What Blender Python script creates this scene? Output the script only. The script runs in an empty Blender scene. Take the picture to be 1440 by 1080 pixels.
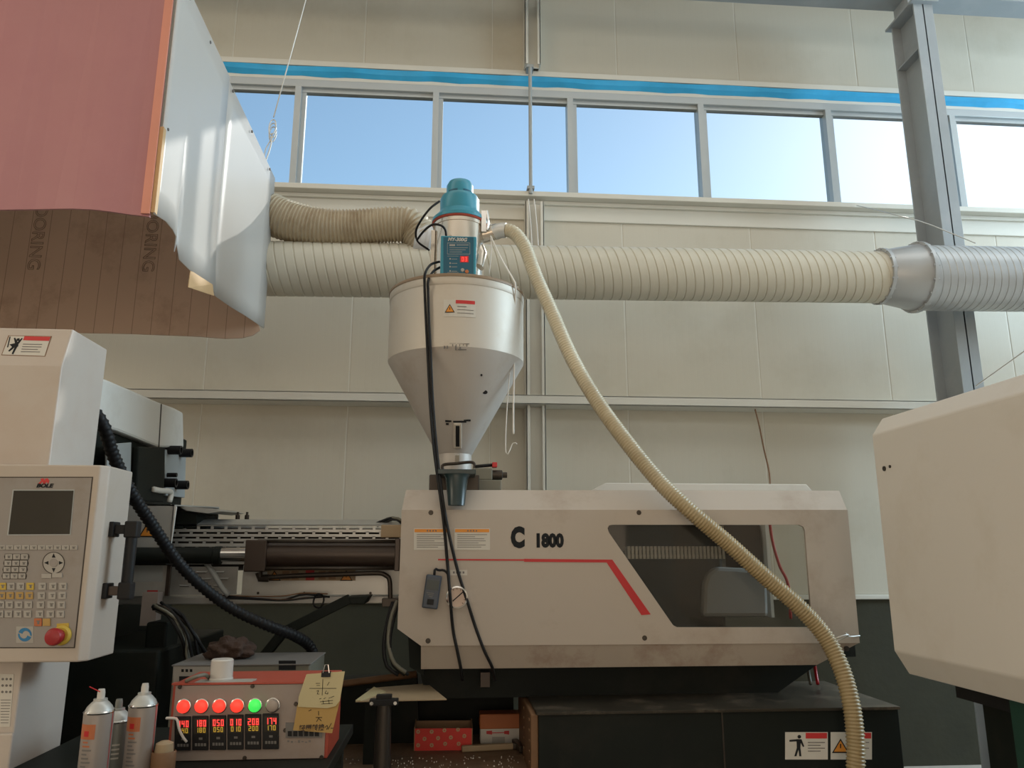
import bpy, bmesh, math, random
from mathutils import Vector, Matrix
random.seed(7)
scene = bpy.context.scene
COL = scene.collection

# ------------------------------------------------------------------ camera
F = 1080.0; EYE = 1.55
PITCH = math.atan(240/1080.0)
YAW = math.atan(85/(1080/math.cos(PITCH)))
FW = Vector((math.sin(YAW)*math.cos(PITCH), math.cos(YAW)*math.cos(PITCH), math.sin(PITCH)))
RT = Vector((math.cos(YAW), -math.sin(YAW), 0)); UP = RT.cross(FW)
CAMO = Vector((0, 0, EYE))
cd = bpy.data.cameras.new('camera'); cam = bpy.data.objects.new('camera', cd); COL.objects.link(cam)
cd.sensor_width = 36; cd.lens = 27.0; cd.clip_start = .05; cd.clip_end = 300
m = Matrix((RT, UP, -FW)).transposed().to_4x4(); m.translation = CAMO
cam.matrix_world = m
scene.camera = cam

# ------------------------------------------------------------------ light
SUN = Vector((0.787, 1.0, 0.72)).normalized()
w = bpy.data.worlds.new('world'); scene.world = w; w.use_nodes = True
nt = w.node_tree; bg = nt.nodes['Background']
sky = nt.nodes.new('ShaderNodeTexSky'); sky.sky_type = 'NISHITA'
sky.sun_disc = False
sky.sun_elevation = math.asin(SUN.z); sky.sun_rotation = math.atan2(SUN.x, SUN.y)
sky.air_density = 1.0; sky.dust_density = 0.2; sky.ozone_density = 3.0; sky.altitude = 50
wb = nt.nodes.new('ShaderNodeMix'); wb.data_type = 'RGBA'; wb.blend_type = 'MULTIPLY'; wb.inputs[0].default_value = 1; wb.inputs[7].default_value = (1.12, 1.05, .84, 1)
nt.links.new(sky.outputs[0], wb.inputs[6]); nt.links.new(wb.outputs[2], bg.inputs[0]); bg.inputs[1].default_value = 0.225
sl = bpy.data.lights.new('sun', 'SUN'); sl.energy = 2.2; sl.angle = math.radians(.7); sl.color = (1, .92, .82)
so = bpy.data.objects.new('sun', sl); COL.objects.link(so)
so.rotation_euler = SUN.to_track_quat('Z', 'Y').to_euler(); so.location = (6, 10, 8)

def area(name, loc, target, sx, sy, power, col):
    l = bpy.data.lights.new(name, 'AREA'); l.shape = 'RECTANGLE'; l.size = sx; l.size_y = sy
    l.energy = power; l.color = col
    o = bpy.data.objects.new(name, l); COL.objects.link(o); o.location = loc
    o.rotation_euler = (Vector(loc)-Vector(target)).to_track_quat('Z', 'Y').to_euler()
    return o
# added fill lights
area('added_fill_rear_high', (0, -8.8, 5.0), (0, -2, 4.4), 17, 1.6, 35, (1, .78, .58))  # added warm fill from high behind the viewer, no window there
area('added_fill_rear_low', (-1, -8.8, 1.9), (-1, 0, 1.9), 9, 3.6, 145, (1, .76, .55))  # added low frontal fill, reaches into the hood's brown interior
area('added_fill_right_cool', (9.3, 3.4, 4.4), (-1, 3.0, 2.2), 4.4, 3.4, 760, (.62, .84, 1))  # added cool fill for faces turned right, the wall is closed
area('added_fill_left_warm', (-8.8, -1.0, 4.6), (1, 3.0, 2.4), 7, 2.4, 260, (1, .86, .66))  # added warm fill from the left for guard, hopper and column
for k, (y, p_) in enumerate(((-4.5, 90), (2.6, 122))):
    area('added_fill_overhead', (0, y, 7.35), (0, y, 0), 17, 2.2, p_, (1, .94, .86))  # added overhead fill under a closed ceiling
vs = scene.view_settings
vs.view_transform = 'Standard'; vs.look = 'None'; vs.gamma = 1; vs.use_curve_mapping = False; vs.exposure = 0.0

# ------------------------------------------------------------------ pixel -> place
def ray(x, y): return FW*F + RT*(x-720) + UP*(540-y)
def PY(x, y, Y): d = ray(x, y); return CAMO + d*(Y/d.y)
def PX(x, y, X): d = ray(x, y); return CAMO + d*(X/d.x)
def PZ(x, y, Z): d = ray(x, y); return CAMO + d*((Z-EYE)/d.z)

# ------------------------------------------------------------------ materials
MATS = {}
def mat(name, col, rough=.5, metal=0.0, var=.12, scale=6.0, bump=0.0, bscale=40.0, dirt=None, dirt_amt=0.0, dscale=3.0, emit=0.0, coat=0.0):
    if name in MATS: return MATS[name]
    M = bpy.data.materials.new(name); M.use_nodes = True; n = M.node_tree; L = n.links
    b = n.nodes['Principled BSDF']
    b.inputs['Roughness'].default_value = rough; b.inputs['Metallic'].default_value = metal
    if coat: b.inputs['Coat Weight'].default_value = coat
    tc = n.nodes.new('ShaderNodeTexCoord')
    nz = n.nodes.new('ShaderNodeTexNoise'); nz.inputs['Scale'].default_value = scale; nz.inputs['Detail'].default_value = 6
    L.new(tc.outputs['Object'], nz.inputs['Vector'])
    mx = n.nodes.new('ShaderNodeMix'); mx.data_type = 'RGBA'
    mx.inputs[6].default_value = tuple(c*(1-var) for c in col)+(1,)
    mx.inputs[7].default_value = tuple(min(1, c*(1+var)) for c in col)+(1,)
    L.new(nz.outputs[0], mx.inputs[0])
    out = mx.outputs[2]
    if dirt:
        n2 = n.nodes.new('ShaderNodeTexNoise'); n2.inputs['Scale'].default_value = dscale; n2.inputs['Detail'].default_value = 9
        n2.inputs['Roughness'].default_value = .68
        L.new(tc.outputs['Object'], n2.inputs['Vector'])
        r = n.nodes.new('ShaderNodeValToRGB'); r.color_ramp.elements[0].position = .52; r.color_ramp.elements[1].position = .74
        r.color_ramp.elements[1].color = (dirt_amt,)*3+(1,)
        L.new(n2.outputs[0], r.inputs[0])
        m2 = n.nodes.new('ShaderNodeMix'); m2.data_type = 'RGBA'
        L.new(r.outputs[0], m2.inputs[0]); L.new(out, m2.inputs[6]); m2.inputs[7].default_value = tuple(dirt)+(1,)
        out = m2.outputs[2]
    L.new(out, b.inputs['Base Color'])
    if bump:
        n3 = n.nodes.new('ShaderNodeTexNoise'); n3.inputs['Scale'].default_value = bscale
        L.new(tc.outputs['Object'], n3.inputs['Vector'])
        bp = n.nodes.new('ShaderNodeBump'); bp.inputs['Strength'].default_value = bump; bp.inputs['Distance'].default_value = .01
        L.new(n3.outputs[0], bp.inputs['Height']); L.new(bp.outputs[0], b.inputs['Normal'])
    if emit:
        b.inputs['Emission Color'].default_value = tuple(col)+(1,); b.inputs['Emission Strength'].default_value = emit
    MATS[name] = M
    return M
def lined(name, col, line, axis, pitch, width, rough=.6, bump=.0, **k):
    """a paint with thin lines every `pitch` metres along an object axis (printed or rolled lines)"""
    M = mat(name, col, rough, **k); n = M.node_tree; L = n.links; b = n.nodes['Principled BSDF']
    src = b.inputs['Base Color'].links[0].from_socket
    tc = [q for q in n.nodes if q.type == 'TEX_COORD'][0]
    sp = n.nodes.new('ShaderNodeSeparateXYZ'); L.new(tc.outputs['Object'], sp.inputs[0])
    d = n.nodes.new('ShaderNodeMath'); d.operation = 'DIVIDE'; d.inputs[1].default_value = pitch; L.new(sp.outputs[axis], d.inputs[0])
    f = n.nodes.new('ShaderNodeMath'); f.operation = 'FRACT'; L.new(d.outputs[0], f.inputs[0])
    l = n.nodes.new('ShaderNodeMath'); l.operation = 'LESS_THAN'; l.inputs[1].default_value = width/pitch; L.new(f.outputs[0], l.inputs[0])
    if line:
        x = n.nodes.new('ShaderNodeMix'); x.data_type = 'RGBA'; L.new(l.outputs[0], x.inputs[0]); L.new(src, x.inputs[6]); x.inputs[7].default_value = tuple(line)+(1,)
        L.new(x.outputs[2], b.inputs['Base Color'])
    if bump:
        bp = n.nodes.new('ShaderNodeBump'); bp.inputs['Strength'].default_value = bump; bp.inputs['Distance'].default_value = .004; bp.invert = True
        L.new(l.outputs[0], bp.inputs['Height']); L.new(bp.outputs[0], b.inputs['Normal'])
    return M
def glass(name, tint, gloss=.02, rough=.03, haze=0.0, hazecol=(.8, .8, .8)):
    M = bpy.data.materials.new(name); M.use_nodes = True; n = M.node_tree; L = n.links
    n.nodes.remove(n.nodes['Principled BSDF'])
    t = n.nodes.new('ShaderNodeBsdfTransparent'); t.inputs[0].default_value = tuple(tint)+(1,)
    g = n.nodes.new('ShaderNodeBsdfGlossy'); g.inputs['Roughness'].default_value = rough
    x = n.nodes.new('ShaderNodeMixShader'); x.inputs[0].default_value = gloss
    L.new(t.outputs[0], x.inputs[1]); L.new(g.outputs[0], x.inputs[2])
    o = x.outputs[0]
    if haze:
        d = n.nodes.new('ShaderNodeBsdfDiffuse'); d.inputs[0].default_value = tuple(hazecol)+(1,)
        x2 = n.nodes.new('ShaderNodeMixShader'); x2.inputs[0].default_value = haze
        L.new(o, x2.inputs[1]); L.new(d.outputs[0], x2.inputs[2]); o = x2.outputs[0]
    L.new(o, n.nodes['Material Output'].inputs['Surface'])
    MATS[name] = M
    return M

IVORY = mat('ivory_paint', (.46, .40, .34), .45, var=.05, scale=2, dirt=(.24, .15, .09), dirt_amt=.5, dscale=2.2)
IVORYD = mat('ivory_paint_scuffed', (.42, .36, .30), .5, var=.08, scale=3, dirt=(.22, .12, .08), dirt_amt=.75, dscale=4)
WHITEP = mat('white_paint', (.76, .74, .69), .4, var=.04, scale=2, dirt=(.4, .34, .26), dirt_amt=.3)
WALLP = lined('wall_panel_paint', (.60, .56, .47), None, 0, .055, .006, .5, bump=.22, var=.05, scale=.8, dirt=(.40, .35, .25), dirt_amt=.3, dscale=1.2)
TRIMP = mat('trim_paint', (.70, .68, .61), .5, var=.05, scale=2)
GREYM = mat('grey_steel_paint', (.36, .38, .38), .5, var=.08, scale=3)
COLP = mat('column_paint', (.34, .37, .39), .5, var=.1, scale=3, dirt=(.5, .5, .5), dirt_amt=.3)
ALU = mat('aluminium_frame', (.46, .49, .50), .4, .3, var=.04)
BLUESTRIP = mat('blue_film', (.04, .40, .74), .45, var=.25, scale=4, bump=.3, bscale=8)
DADO = mat('dado_cement', (.055, .054, .038), .75, var=.25, scale=2.5, bump=.2, bscale=20, dirt=(.05, .05, .04), dirt_amt=.6)
CONC = mat('concrete', (.50, .44, .37), .8, var=.25, scale=3, bump=.3)
CEIL = mat('ceiling_paint', (.74, .73, .70), .7, var=.04)
DUCTP = mat('duct_film', (.62, .58, .48), .42, var=.07, scale=3, dirt=(.45, .40, .3), dirt_amt=.35)
DUCTM = mat('duct_metal', (.48, .49, .50), .34, .4, var=.08, scale=4)
FLEXP = mat('flex_hose_cloth', (.66, .57, .42), .5, var=.18, scale=6, dirt=(.36, .24, .12), dirt_amt=.7, dscale=4)
PLASTIC = mat('clear_wrap', (.66, .66, .66), .15, var=.1)
PINK = mat('pink_vinyl', (.45, .205, .22), .42, var=.1, scale=1.6, dirt=(.42, .17, .20), dirt_amt=.5, dscale=1.4)
PINKE = mat('salmon_edge', (.72, .30, .22), .5)
WHITEV = mat('white_vinyl', (.80, .77, .73), .32, var=.03, scale=1.5)
BROWNB = lined('brown_backing', (.62, .45, .34), (.37, .25, .18), 0, .112, .004, .7, var=.12, scale=2, dirt=(.32, .19, .13), dirt_amt=.7, dscale=2.6)
BROWNT = mat('brown_print', (.16, .10, .07), .7)
TANB = mat('tan_backing', (.62, .40, .20), .6)
STEEL = mat('hopper_steel', (.58, .53, .46), .5, .25, var=.08, scale=3, dirt=(.45, .36, .26), dirt_amt=.5)
STEELD = mat('hopper_cone_steel', (.50, .46, .42), .5, .25, var=.1, scale=4, dirt=(.36, .27, .2), dirt_amt=.6)
RIMD = mat('rim_brown', (.26, .18, .11), .5)
CHROME = mat('chrome', (.75, .74, .72), .14, 1.0, var=.03)
SILVER = mat('loader_steel', (.66, .60, .52), .2, .8, var=.06)
TEAL = mat('teal_plastic', (.03, .26, .36), .38, var=.1, scale=5, coat=.3)
TEALD = mat('teal_dark', (.012, .10, .16), .4)
BLACK = mat('black_plastic', (.015, .015, .016), .45, var=.2)
BLACKG = mat('black_green_plastic', (.012, .028, .030), .3, var=.2)
BLACKM = mat('black_machine', (.008, .011, .009), .6, var=.3, scale=4, dirt=(.03, .026, .02), dirt_amt=.5)
DARKTOP = mat('oily_black_top', (.035, .030, .022), .38, var=.4, scale=5, dirt=(.20, .16, .12), dirt_amt=.7, dscale=6)
RUBBER = mat('rubber', (.011, .011, .012), .5)
DARKST = mat('dark_steel', (.05, .04, .032), .38, .5, var=.25, scale=5)
CYLB = mat('cylinder_brown', (.050, .034, .026), .35, .3, var=.25, scale=5)
RAWM = mat('sheet_metal', (.50, .50, .48), .4, .5, var=.12, scale=5, dirt=(.25, .2, .15), dirt_amt=.5)
HOSEM = mat('suction_hose_pvc', (.62, .56, .42), .35, var=.18, scale=5, dirt=(.40, .30, .15), dirt_amt=.6, dscale=3)
RED = mat('red_paint', (.50, .012, .016), .4)
REDORANGE = mat('controller_red', (.40, .062, .035), .45, var=.12, dirt=(.2, .05, .03), dirt_amt=.5)  # lowered with the face, foreground shade put into the colour
CTRLF = mat('controller_face', (.30, .245, .215), .5, var=.06, dirt=(.25, .17, .12), dirt_amt=.6, dscale=6)  # base colour darkened to stand in for shade on the foreground
PANELG = mat('operator_plate', (.28, .255, .235), .4, .2, var=.05, dirt=(.18, .13, .09), dirt_amt=.5, dscale=5)
PANELT = mat('operator_frame', (.46, .395, .335), .45, var=.05, dirt=(.33, .24, .15), dirt_amt=.4, dscale=3)
STOPRED = mat('stop_button_red', (.30, .010, .013), .4)
SCREEN = mat('screen_off', (.045, .040, .032), .2)
INK = mat('ink', (.006, .007, .009), .85)
INKG = mat('ink_grey', (.16, .15, .14), .6)
PAPERW = mat('label_white', (.60, .57, .51), .5, var=.05)
ORANGE = mat('label_orange', (.72, .27, .03), .5)
YELLOW = mat('label_yellow', (.52, .36, .05), .5)
REDL = mat('label_red', (.55, .03, .03), .5)
BLUEL = mat('label_blue', (.02, .17, .36), .5)
KEYW = mat('key_light', (.37, .345, .31), .5)  # tone lowered to carry the dimmer light low in the view
NOTEY = mat('note_yellow', (.52, .45, .26), .7, var=.06)
NOTEO = mat('note_tan', (.44, .28, .09), .7, var=.08)
LEDR = mat('led_red', (1, .05, .03), .3, emit=.9)
LEDG = mat('led_green', (.06, .9, .12), .3, emit=.6)
LEDOFF = mat('led_off', (.36, .30, .26), .3)
DIGR = mat('digit_red', (1, .06, .05), .4, emit=1.2)
DIGY = mat('digit_yellow', (.62, .42, .05), .4, emit=.35)
CANW = mat('can_white', (.27, .23, .205), .35, .1, var=.06, scale=12)  # white can darkened in the colour itself to look shaded
CANG = mat('can_grey', (.22, .22, .20), .35, .3)
CANO = mat('can_orange', (.45, .13, .045), .4)
CARDR = mat('red_carton', (.66, .035, .025), .5, var=.1)
CARD = mat('cardboard', (.30, .18, .10), .75, var=.15)
CARDO = mat('orange_carton', (.48, .15, .05), .55, var=.15)
WOOD = mat('hammer_wood', (.38, .28, .17), .6, var=.2)
WHITEPL = mat('white_plastic', (.56, .53, .49), .35)
DECKM = mat('oily_deck', (.17, .105, .062), .6, var=.35, scale=5, bump=.4, bscale=25, dirt=(.03, .02, .015), dirt_amt=.9, dscale=3)
PELLET = mat('pellet_white', (.75, .72, .66), .4)
RAG = mat('brown_rag', (.055, .030, .020), .95, var=.4, scale=20, bump=.6, bscale=60)
WIRE = mat('bare_wire', (.62, .62, .60), .4, .5)
STRING = mat('white_string', (.78, .76, .72), .7)
CABLEG = mat('grey_cable', (.17, .165, .13), .55)
RUST = mat('rusty_brown', (.20, .105, .05), .65, var=.3, scale=15)
GUARDP = mat('guard_paint', (.72, .67, .60), .42, var=.04, scale=1.5, dirt=(.5, .42, .3), dirt_amt=.25)
HOUSEP = mat('housing_paint', (.52, .455, .40), .45, var=.04, scale=2, dirt=(.42, .28, .2), dirt_amt=.3)
WINGLASS = glass('window_glass', (.90, .93, .95), gloss=.008, rough=.3)
COVGLASS = glass('cover_window', (.84, .83, .80), haze=.06, hazecol=(.32, .29, .25))
GAUGEF = mat('gauge_face', (.56, .42, .34), .35)
REMOTE = mat('pendant_blue_grey', (.045, .060, .085), .4)
GREENM = mat('green_machine', (.012, .05, .035), .5)

for M in (BLACKM, BLACK, DADO, RUBBER, DARKTOP, SCREEN): M.node_tree.nodes['Principled BSDF'].inputs['Specular IOR Level'].default_value = .2
def translucent(M, amt):
    n = M.node_tree; L = n.links; b = n.nodes['Principled BSDF']; out = n.nodes['Material Output']
    t = n.nodes.new('ShaderNodeBsdfTranslucent'); x = n.nodes.new('ShaderNodeMixShader'); x.inputs[0].default_value = amt
    L.new(b.inputs['Base Color'].links[0].from_socket, t.inputs[0])
    L.new(b.outputs[0], x.inputs[1]); L.new(t.outputs[0], x.inputs[2]); L.new(x.outputs[0], out.inputs['Surface'])
translucent(WHITEV, .40)      # translucency added to brighten the hood's brown interior
translucent(FLEXP, .25)
def stained(M, low, z0, z1):
    n = M.node_tree; L = n.links; b = n.nodes['Principled BSDF']; src = b.inputs['Base Color'].links[0].from_socket
    tc = [q for q in n.nodes if q.type == 'TEX_COORD'][0]
    sp = n.nodes.new('ShaderNodeSeparateXYZ'); L.new(tc.outputs['Object'], sp.inputs[0])
    nz = n.nodes.new('ShaderNodeTexNoise'); nz.inputs['Scale'].default_value = 4; L.new(tc.outputs['Object'], nz.inputs['Vector'])
    ad = n.nodes.new('ShaderNodeMath'); ad.operation = 'MULTIPLY_ADD'; ad.inputs[1].default_value = .8; L.new(nz.outputs[0], ad.inputs[0]); L.new(sp.outputs[2], ad.inputs[2])
    mr = n.nodes.new('ShaderNodeMapRange'); mr.inputs[1].default_value = z0+.4; mr.inputs[2].default_value = z1+.4; mr.inputs[3].default_value = 1; mr.inputs[4].default_value = 0; L.new(ad.outputs[0], mr.inputs[0])
    x = n.nodes.new('ShaderNodeMix'); x.data_type = 'RGBA'; x.blend_type = 'MULTIPLY'; L.new(mr.outputs[0], x.inputs[0]); L.new(src, x.inputs[6]); x.inputs[7].default_value = tuple(low)+(1,)
    L.new(x.outputs[2], b.inputs['Base Color'])


# ------------------------------------------------------------------ mesh helpers
class B:
    def __init__(s): s.v = []; s.f = []
    def add(s, vs, fs):
        k = len(s.v); s.v += [tuple(q) for q in vs]; s.f += [tuple(i+k for i in q) for q in fs]; return s
    def box(s, a, b):
        x0, x1 = sorted((a[0], b[0])); y0, y1 = sorted((a[1], b[1])); z0, z1 = sorted((a[2], b[2]))
        return s.add([(x0, y0, z0), (x1, y0, z0), (x1, y1, z0), (x0, y1, z0), (x0, y0, z1), (x1, y0, z1), (x1, y1, z1), (x0, y1, z1)],
                     [(0, 3, 2, 1), (4, 5, 6, 7), (0, 1, 5, 4), (1, 2, 6, 5), (2, 3, 7, 6), (3, 0, 4, 7)])
    def obox(s, c, ax, ay, az):
        c = Vector(c); ax = Vector(ax); ay = Vector(ay); az = Vector(az)
        P = [c+ax*i+ay*j+az*k for k in (-1, 1) for i, j in ((-1, -1), (1, -1), (1, 1), (-1, 1))]
        return s.add(P, [(0, 3, 2, 1), (4, 5, 6, 7), (0, 1, 5, 4), (1, 2, 6, 5), (2, 3, 7, 6), (3, 0, 4, 7)])
    def bar(s, a, b, wd, th, up=(0, 0, 1)):
        a = Vector(a); b = Vector(b); d = b-a; u = Vector(up); sd = d.cross(u).normalized(); u2 = sd.cross(d).normalized()
        return s.obox((a+b)/2, d/2, sd*wd/2, u2*th/2)
    def prism(s, pts, off):
        """polygon of 3D points extruded by the vector off"""
        n = len(pts); off = Vector(off); P = [Vector(q) for q in pts]
        return s.add(P+[q+off for q in P], [tuple(range(n-1, -1, -1)), tuple(range(n, 2*n))]+[(i, (i+1) % n, (i+1) % n+n, i+n) for i in range(n)])
    def tube(s, path, r, seg=10, cap=True):
        P = [Vector(q) for q in path]; n = len(P); R = r if callable(r) else (lambda i: r)
        t = (P[1]-P[0]).normalized(); u = t.orthogonal().normalized(); V = []; 
        for i in range(n):
            t2 = (P[min(i+1, n-1)]-P[max(i-1, 0)]).normalized()
            u = (u-t2*u.dot(t2)).normalized(); w_ = t2.cross(u)
            for k in range(seg):
                a = 2*math.pi*k/seg; V.append(P[i]+(u*math.cos(a)+w_*math.sin(a))*R(i))
        Fc = [(i*seg+k, i*seg+(k+1) % seg, (i+1)*seg+(k+1) % seg, (i+1)*seg+k) for i in range(n-1) for k in range(seg)]
        if cap: Fc += [tuple(range(seg-1, -1, -1)), tuple(range((n-1)*seg, n*seg))]
        return s.add(V, Fc)
    def lathe(s, prof, c, seg=32, axis='Z', cap=True):
        c = Vector(c); V = []
        for r, h in prof:
            for k in range(seg):
                a = 2*math.pi*k/seg; x, y = r*math.cos(a), r*math.sin(a)
                V.append(c+(Vector((x, y, h)) if axis == 'Z' else Vector((h, x, y)) if axis == 'X' else Vector((x, h, y))))
        n = len(prof)
        Fc = [(i*seg+k, i*seg+(k+1) % seg, (i+1)*seg+(k+1) % seg, (i+1)*seg+k) for i in range(n-1) for k in range(seg)]
        if axis == 'Y': Fc = [q[::-1] for q in Fc]
        if cap: Fc += [tuple(range(seg-1, -1, -1)), tuple(range((n-1)*seg, n*seg))]
        return s.add(V, Fc)
    def mesh(s, name):
        me = bpy.data.meshes.new(name); me.from_pydata(s.v, [], s.f); me.validate()
        bm = bmesh.new(); bm.from_mesh(me); bmesh.ops.recalc_face_normals(bm, faces=bm.faces); bm.to_mesh(me); bm.free()
        return me
def absloc(o):
    v = Vector((0, 0, 0))
    while o: v += o.location; o = o.parent
    return v
def tag(o, label=None, cat=None, group=None, kind=None):
    if label: o['label'] = label
    if cat: o['category'] = cat
    if group: o['group'] = group
    if kind: o['kind'] = kind
    return o
def thing(name, label, cat, loc, group=None, kind=None):
    o = bpy.data.objects.new(name, None); o.empty_display_size = .1; COL.objects.link(o); o.location = loc
    return tag(o, label, cat, group, kind)
def mk(name, b, mt, parent=None, smooth=False, bevel=0, loc=None, label=None):
    """link a mesh built in world coordinates; its origin is its parent's (or loc)"""
    me = b if isinstance(b, bpy.types.Mesh) else b.mesh(name)
    o = bpy.data.objects.new(name, me); COL.objects.link(o)
    base = absloc(parent) if parent else Vector(loc or (0, 0, 0))
    if base.length: me.transform(Matrix.Translation(-base))
    if parent: o.parent = parent
    else: o.location = base
    me.materials.append(mt)
    if smooth:
        for p in me.polygons: p.use_smooth = True
        if smooth == 'auto': me.set_sharp_from_angle(angle=math.radians(35))
    if bevel:
        bv = o.modifiers.new('bevel', 'BEVEL'); bv.width = bevel; bv.segments = 2; bv.limit_method = 'ANGLE'; bv.harden_normals = False
    if label: o['label'] = label
    return o
def piece(name, me, parent, loc):
    """a repeat of shared mesh data under a parent, at a world place"""
    o = bpy.data.objects.new(name, me); COL.objects.link(o); o.parent = parent; o.location = Vector(loc)-absloc(parent)
    return o
def spline(pts, step):
    P = [Vector(q) for q in pts]; Q = [2*P[0]-P[1]]+P+[2*P[-1]-P[-2]]; out = []
    for i in range(1, len(Q)-2):
        for k in range(40):
            t = k/40; a, b, c, d = Q[i-1], Q[i], Q[i+1], Q[i+2]
            out.append(.5*((2*b)+(c-a)*t+(2*a-5*b+4*c-d)*t*t+(3*b-a-3*c+d)*t**3))
    out.append(P[-1]); res = [out[0]]; acc = 0
    for a, b in zip(out, out[1:]):
        d = (b-a).length; 
        while acc+d >= step:
            f = (step-acc)/d; a = a+(b-a)*f; res.append(a.copy()); d = (b-a).length; acc = 0
        acc += d
    res.append(out[-1].copy()) if (res[-1]-out[-1]).length > step*.3 else None
    return res
def text_mesh(body, size, bold=0.0, xs=1.0, shear=0.0, outline=0.0, align='CENTER'):
    c = bpy.data.curves.new('lettering', 'FONT'); c.body = body; c.size = size; c.align_x = align; c.align_y = 'CENTER'
    c.offset = bold; c.shear = shear; c.resolution_u = 3
    if outline: c.fill_mode = 'NONE'; c.bevel_depth = outline; c.bevel_resolution = 0
    else: c.extrude = .0004
    o = bpy.data.objects.new('lettering', c); COL.objects.link(o)
    dg = bpy.context.evaluated_depsgraph_get(); me = bpy.data.meshes.new_from_object(o.evaluated_get(dg))
    bpy.data.objects.remove(o); bpy.data.curves.remove(c)
    me.transform(Matrix.Diagonal((xs, 1, 1, 1)))
    return me
def letter(name, body, size, mt, parent, ctr, right, up, **k):
    """flat lettering centred on ctr, reading along `right`"""
    me = text_mesh(body, size, **k); r = Vector(right).normalized(); u = Vector(up).normalized(); nn = r.cross(u)
    M = Matrix((r, u, nn)).transposed().to_4x4(); M.translation = Vector(ctr)
    me.transform(M); me.materials.clear()
    return mk(name, me, mt, parent)
def frontpoly(pix, Y, th=.001):
    """a thin plate on a front-facing plane: outline in pixels, thickness towards the viewer"""
    b = B(); b.prism([PY(x, y, Y) for x, y in pix], (0, -th, 0)); return b
def rect(x0, y0, x1, y1): return [(x0, y0), (x1, y0), (x1, y1), (x0, y1)]
def sidepoly(pix, X, th=.001):
    b = B(); b.prism([PX(x, y, X) for x, y in pix], (th, 0, 0)); return b
def arc(cx, cy, r, n=16): return [(cx+r*math.cos(2*math.pi*i/n), cy+r*math.sin(2*math.pi*i/n)) for i in range(n)]

# ================================================================== the hall
WY = 6.0; Z0, Z1 = 4.54, 5.46; DZ = 1.24; TOP = 7.4; XL, XR, YB = -9.0, 9.5, -9.0
tag(mk('floor', B().box((XL, YB, -.1), (XR, WY+.3, 0)), CONC), kind='structure', label='dark oily concrete floor of the hall')
tag(mk('ceiling', B().box((XL-.3, YB-.3, TOP), (XR+.3, WY+.35, TOP+.15)), CEIL), kind='structure', label='pale sheet ceiling of the hall')
tag(mk('wall_left', B().box((XL-.2, YB, 0), (XL, WY+.3, TOP)), TRIMP), kind='structure', label='pale left wall of the hall')
tag(mk('wall_right', B().box((XR, YB, 0), (XR+.2, WY+.3, TOP)), TRIMP), kind='structure', label='pale right wall of the hall')
tag(mk('wall_front', B().box((XL, YB-.2, 0), (XR, YB, TOP)), TRIMP), kind='structure', label='pale wall behind the viewer')
wall = tag(mk('wall_back', B().box((XL, WY, 0), (XR, WY+.3, DZ)), DADO), kind='structure', label='panelled wall on a dark cement base')
b = B(); b.box((XL, WY-.035, DZ-.03), (XR, WY+.3, DZ+.005)); mk('ledge', b, TRIMP, wall, bevel=.006)
seams = [1.4+1.115*k for k in range(-9, 8)]
seams = [s for s in seams if XL < s < XR]; edges = [XL]+seams+[XR]
for a, c in zip(edges, edges[1:]):
    for z0, z1 in ((DZ+.005, Z0-.1), (Z1+.18, TOP)):
        mk('panel', B().box((a+.004, WY, z0), (c-.004, WY+.08, z1)), WALLP, wall, bevel=.004)
mk('joint_backing', B().box((XL, WY+.003, DZ), (XR, WY+.07, Z0-.05)).box((XL, WY+.003, Z1+.1), (XR, WY+.07, TOP)), TRIMP, wall)
# ribbon window
win = tag(thing('window_1', 'long ribbon window of sliding panes under the blue strip', None, (0, WY, Z0)), kind='structure')
mull = [-1.37+1.17*k for k in range(-6, 10)]; mull = [x for x in mull if XL < x < XR]
mk('head_rail', B().box((XL, WY-.02, Z1), (XR, WY+.1, Z1+.07)), ALU, win, bevel=.006)
mk('bottom_rail', B().box((XL, WY-.02, Z0-.03), (XR, WY+.1, Z0+.012)), ALU, win, bevel=.006)
me = B().box((-.026, -.025, 0), (.026, .09, Z1-Z0)).mesh('mullion'); me.materials.append(ALU)
mes = B().box((-.018, .015, 0), (.018, .06, Z1-Z0)).mesh('sash'); mes.materials.append(ALU)
for x in mull:
    piece('mullion', me, win, (x, WY, Z0)); piece('sash_stile', mes, win, (x+.044, WY, Z0))
for a, c in zip([XL]+mull, mull+[XR]):
    mk('pane', B().box((a+.02, WY+.035, Z0+.005), (c-.02, WY+.041, Z1+.005)), WINGLASS, win)
    mk('sash_rail', B().box((a+.026, WY+.01, Z1-.035), (c-.026, WY+.06, Z1)), ALU, win)
# flashings, blue strip, girt, posts
tag(mk('trim_1', B().box((XL, WY-.13, Z0-.075), (XR, WY+.05, Z0-.03)).box((XL, WY-.02, Z0-.24), (XR, WY+.02, Z0-.075)).box((XL, WY-.05, Z0-.11), (XR, WY, Z0-.075)), TRIMP, bevel=.005), kind='structure', label='pale sill flashing under the ribbon window')
tag(mk('trim_2', B().box((XL, WY-.05, Z1+.185), (XR, WY+.02, Z1+.235)).box((XL, WY-.015, Z1+.07), (XR, WY+.05, Z1+.19)), TRIMP, bevel=.004), kind='structure', label='pale head flashing over the ribbon window')
b = B(); n = 150
xs = [XL+(XR-XL)*i/n for i in range(n+1)]; V = []
for i, x in enumerate(xs):
    zl = Z1+.10+.006*math.sin(i*1.7)*math.sin(i*.37); zu = Z1+.18+.004*math.sin(i*.9); d = .015*math.sin(i*.8)
    V += [(x, WY-.016, zl), (x, WY-.05-d*.5, (zl+zu)/2-.01), (x, WY-.046, zu), (x, WY-.014, zu)]
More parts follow.
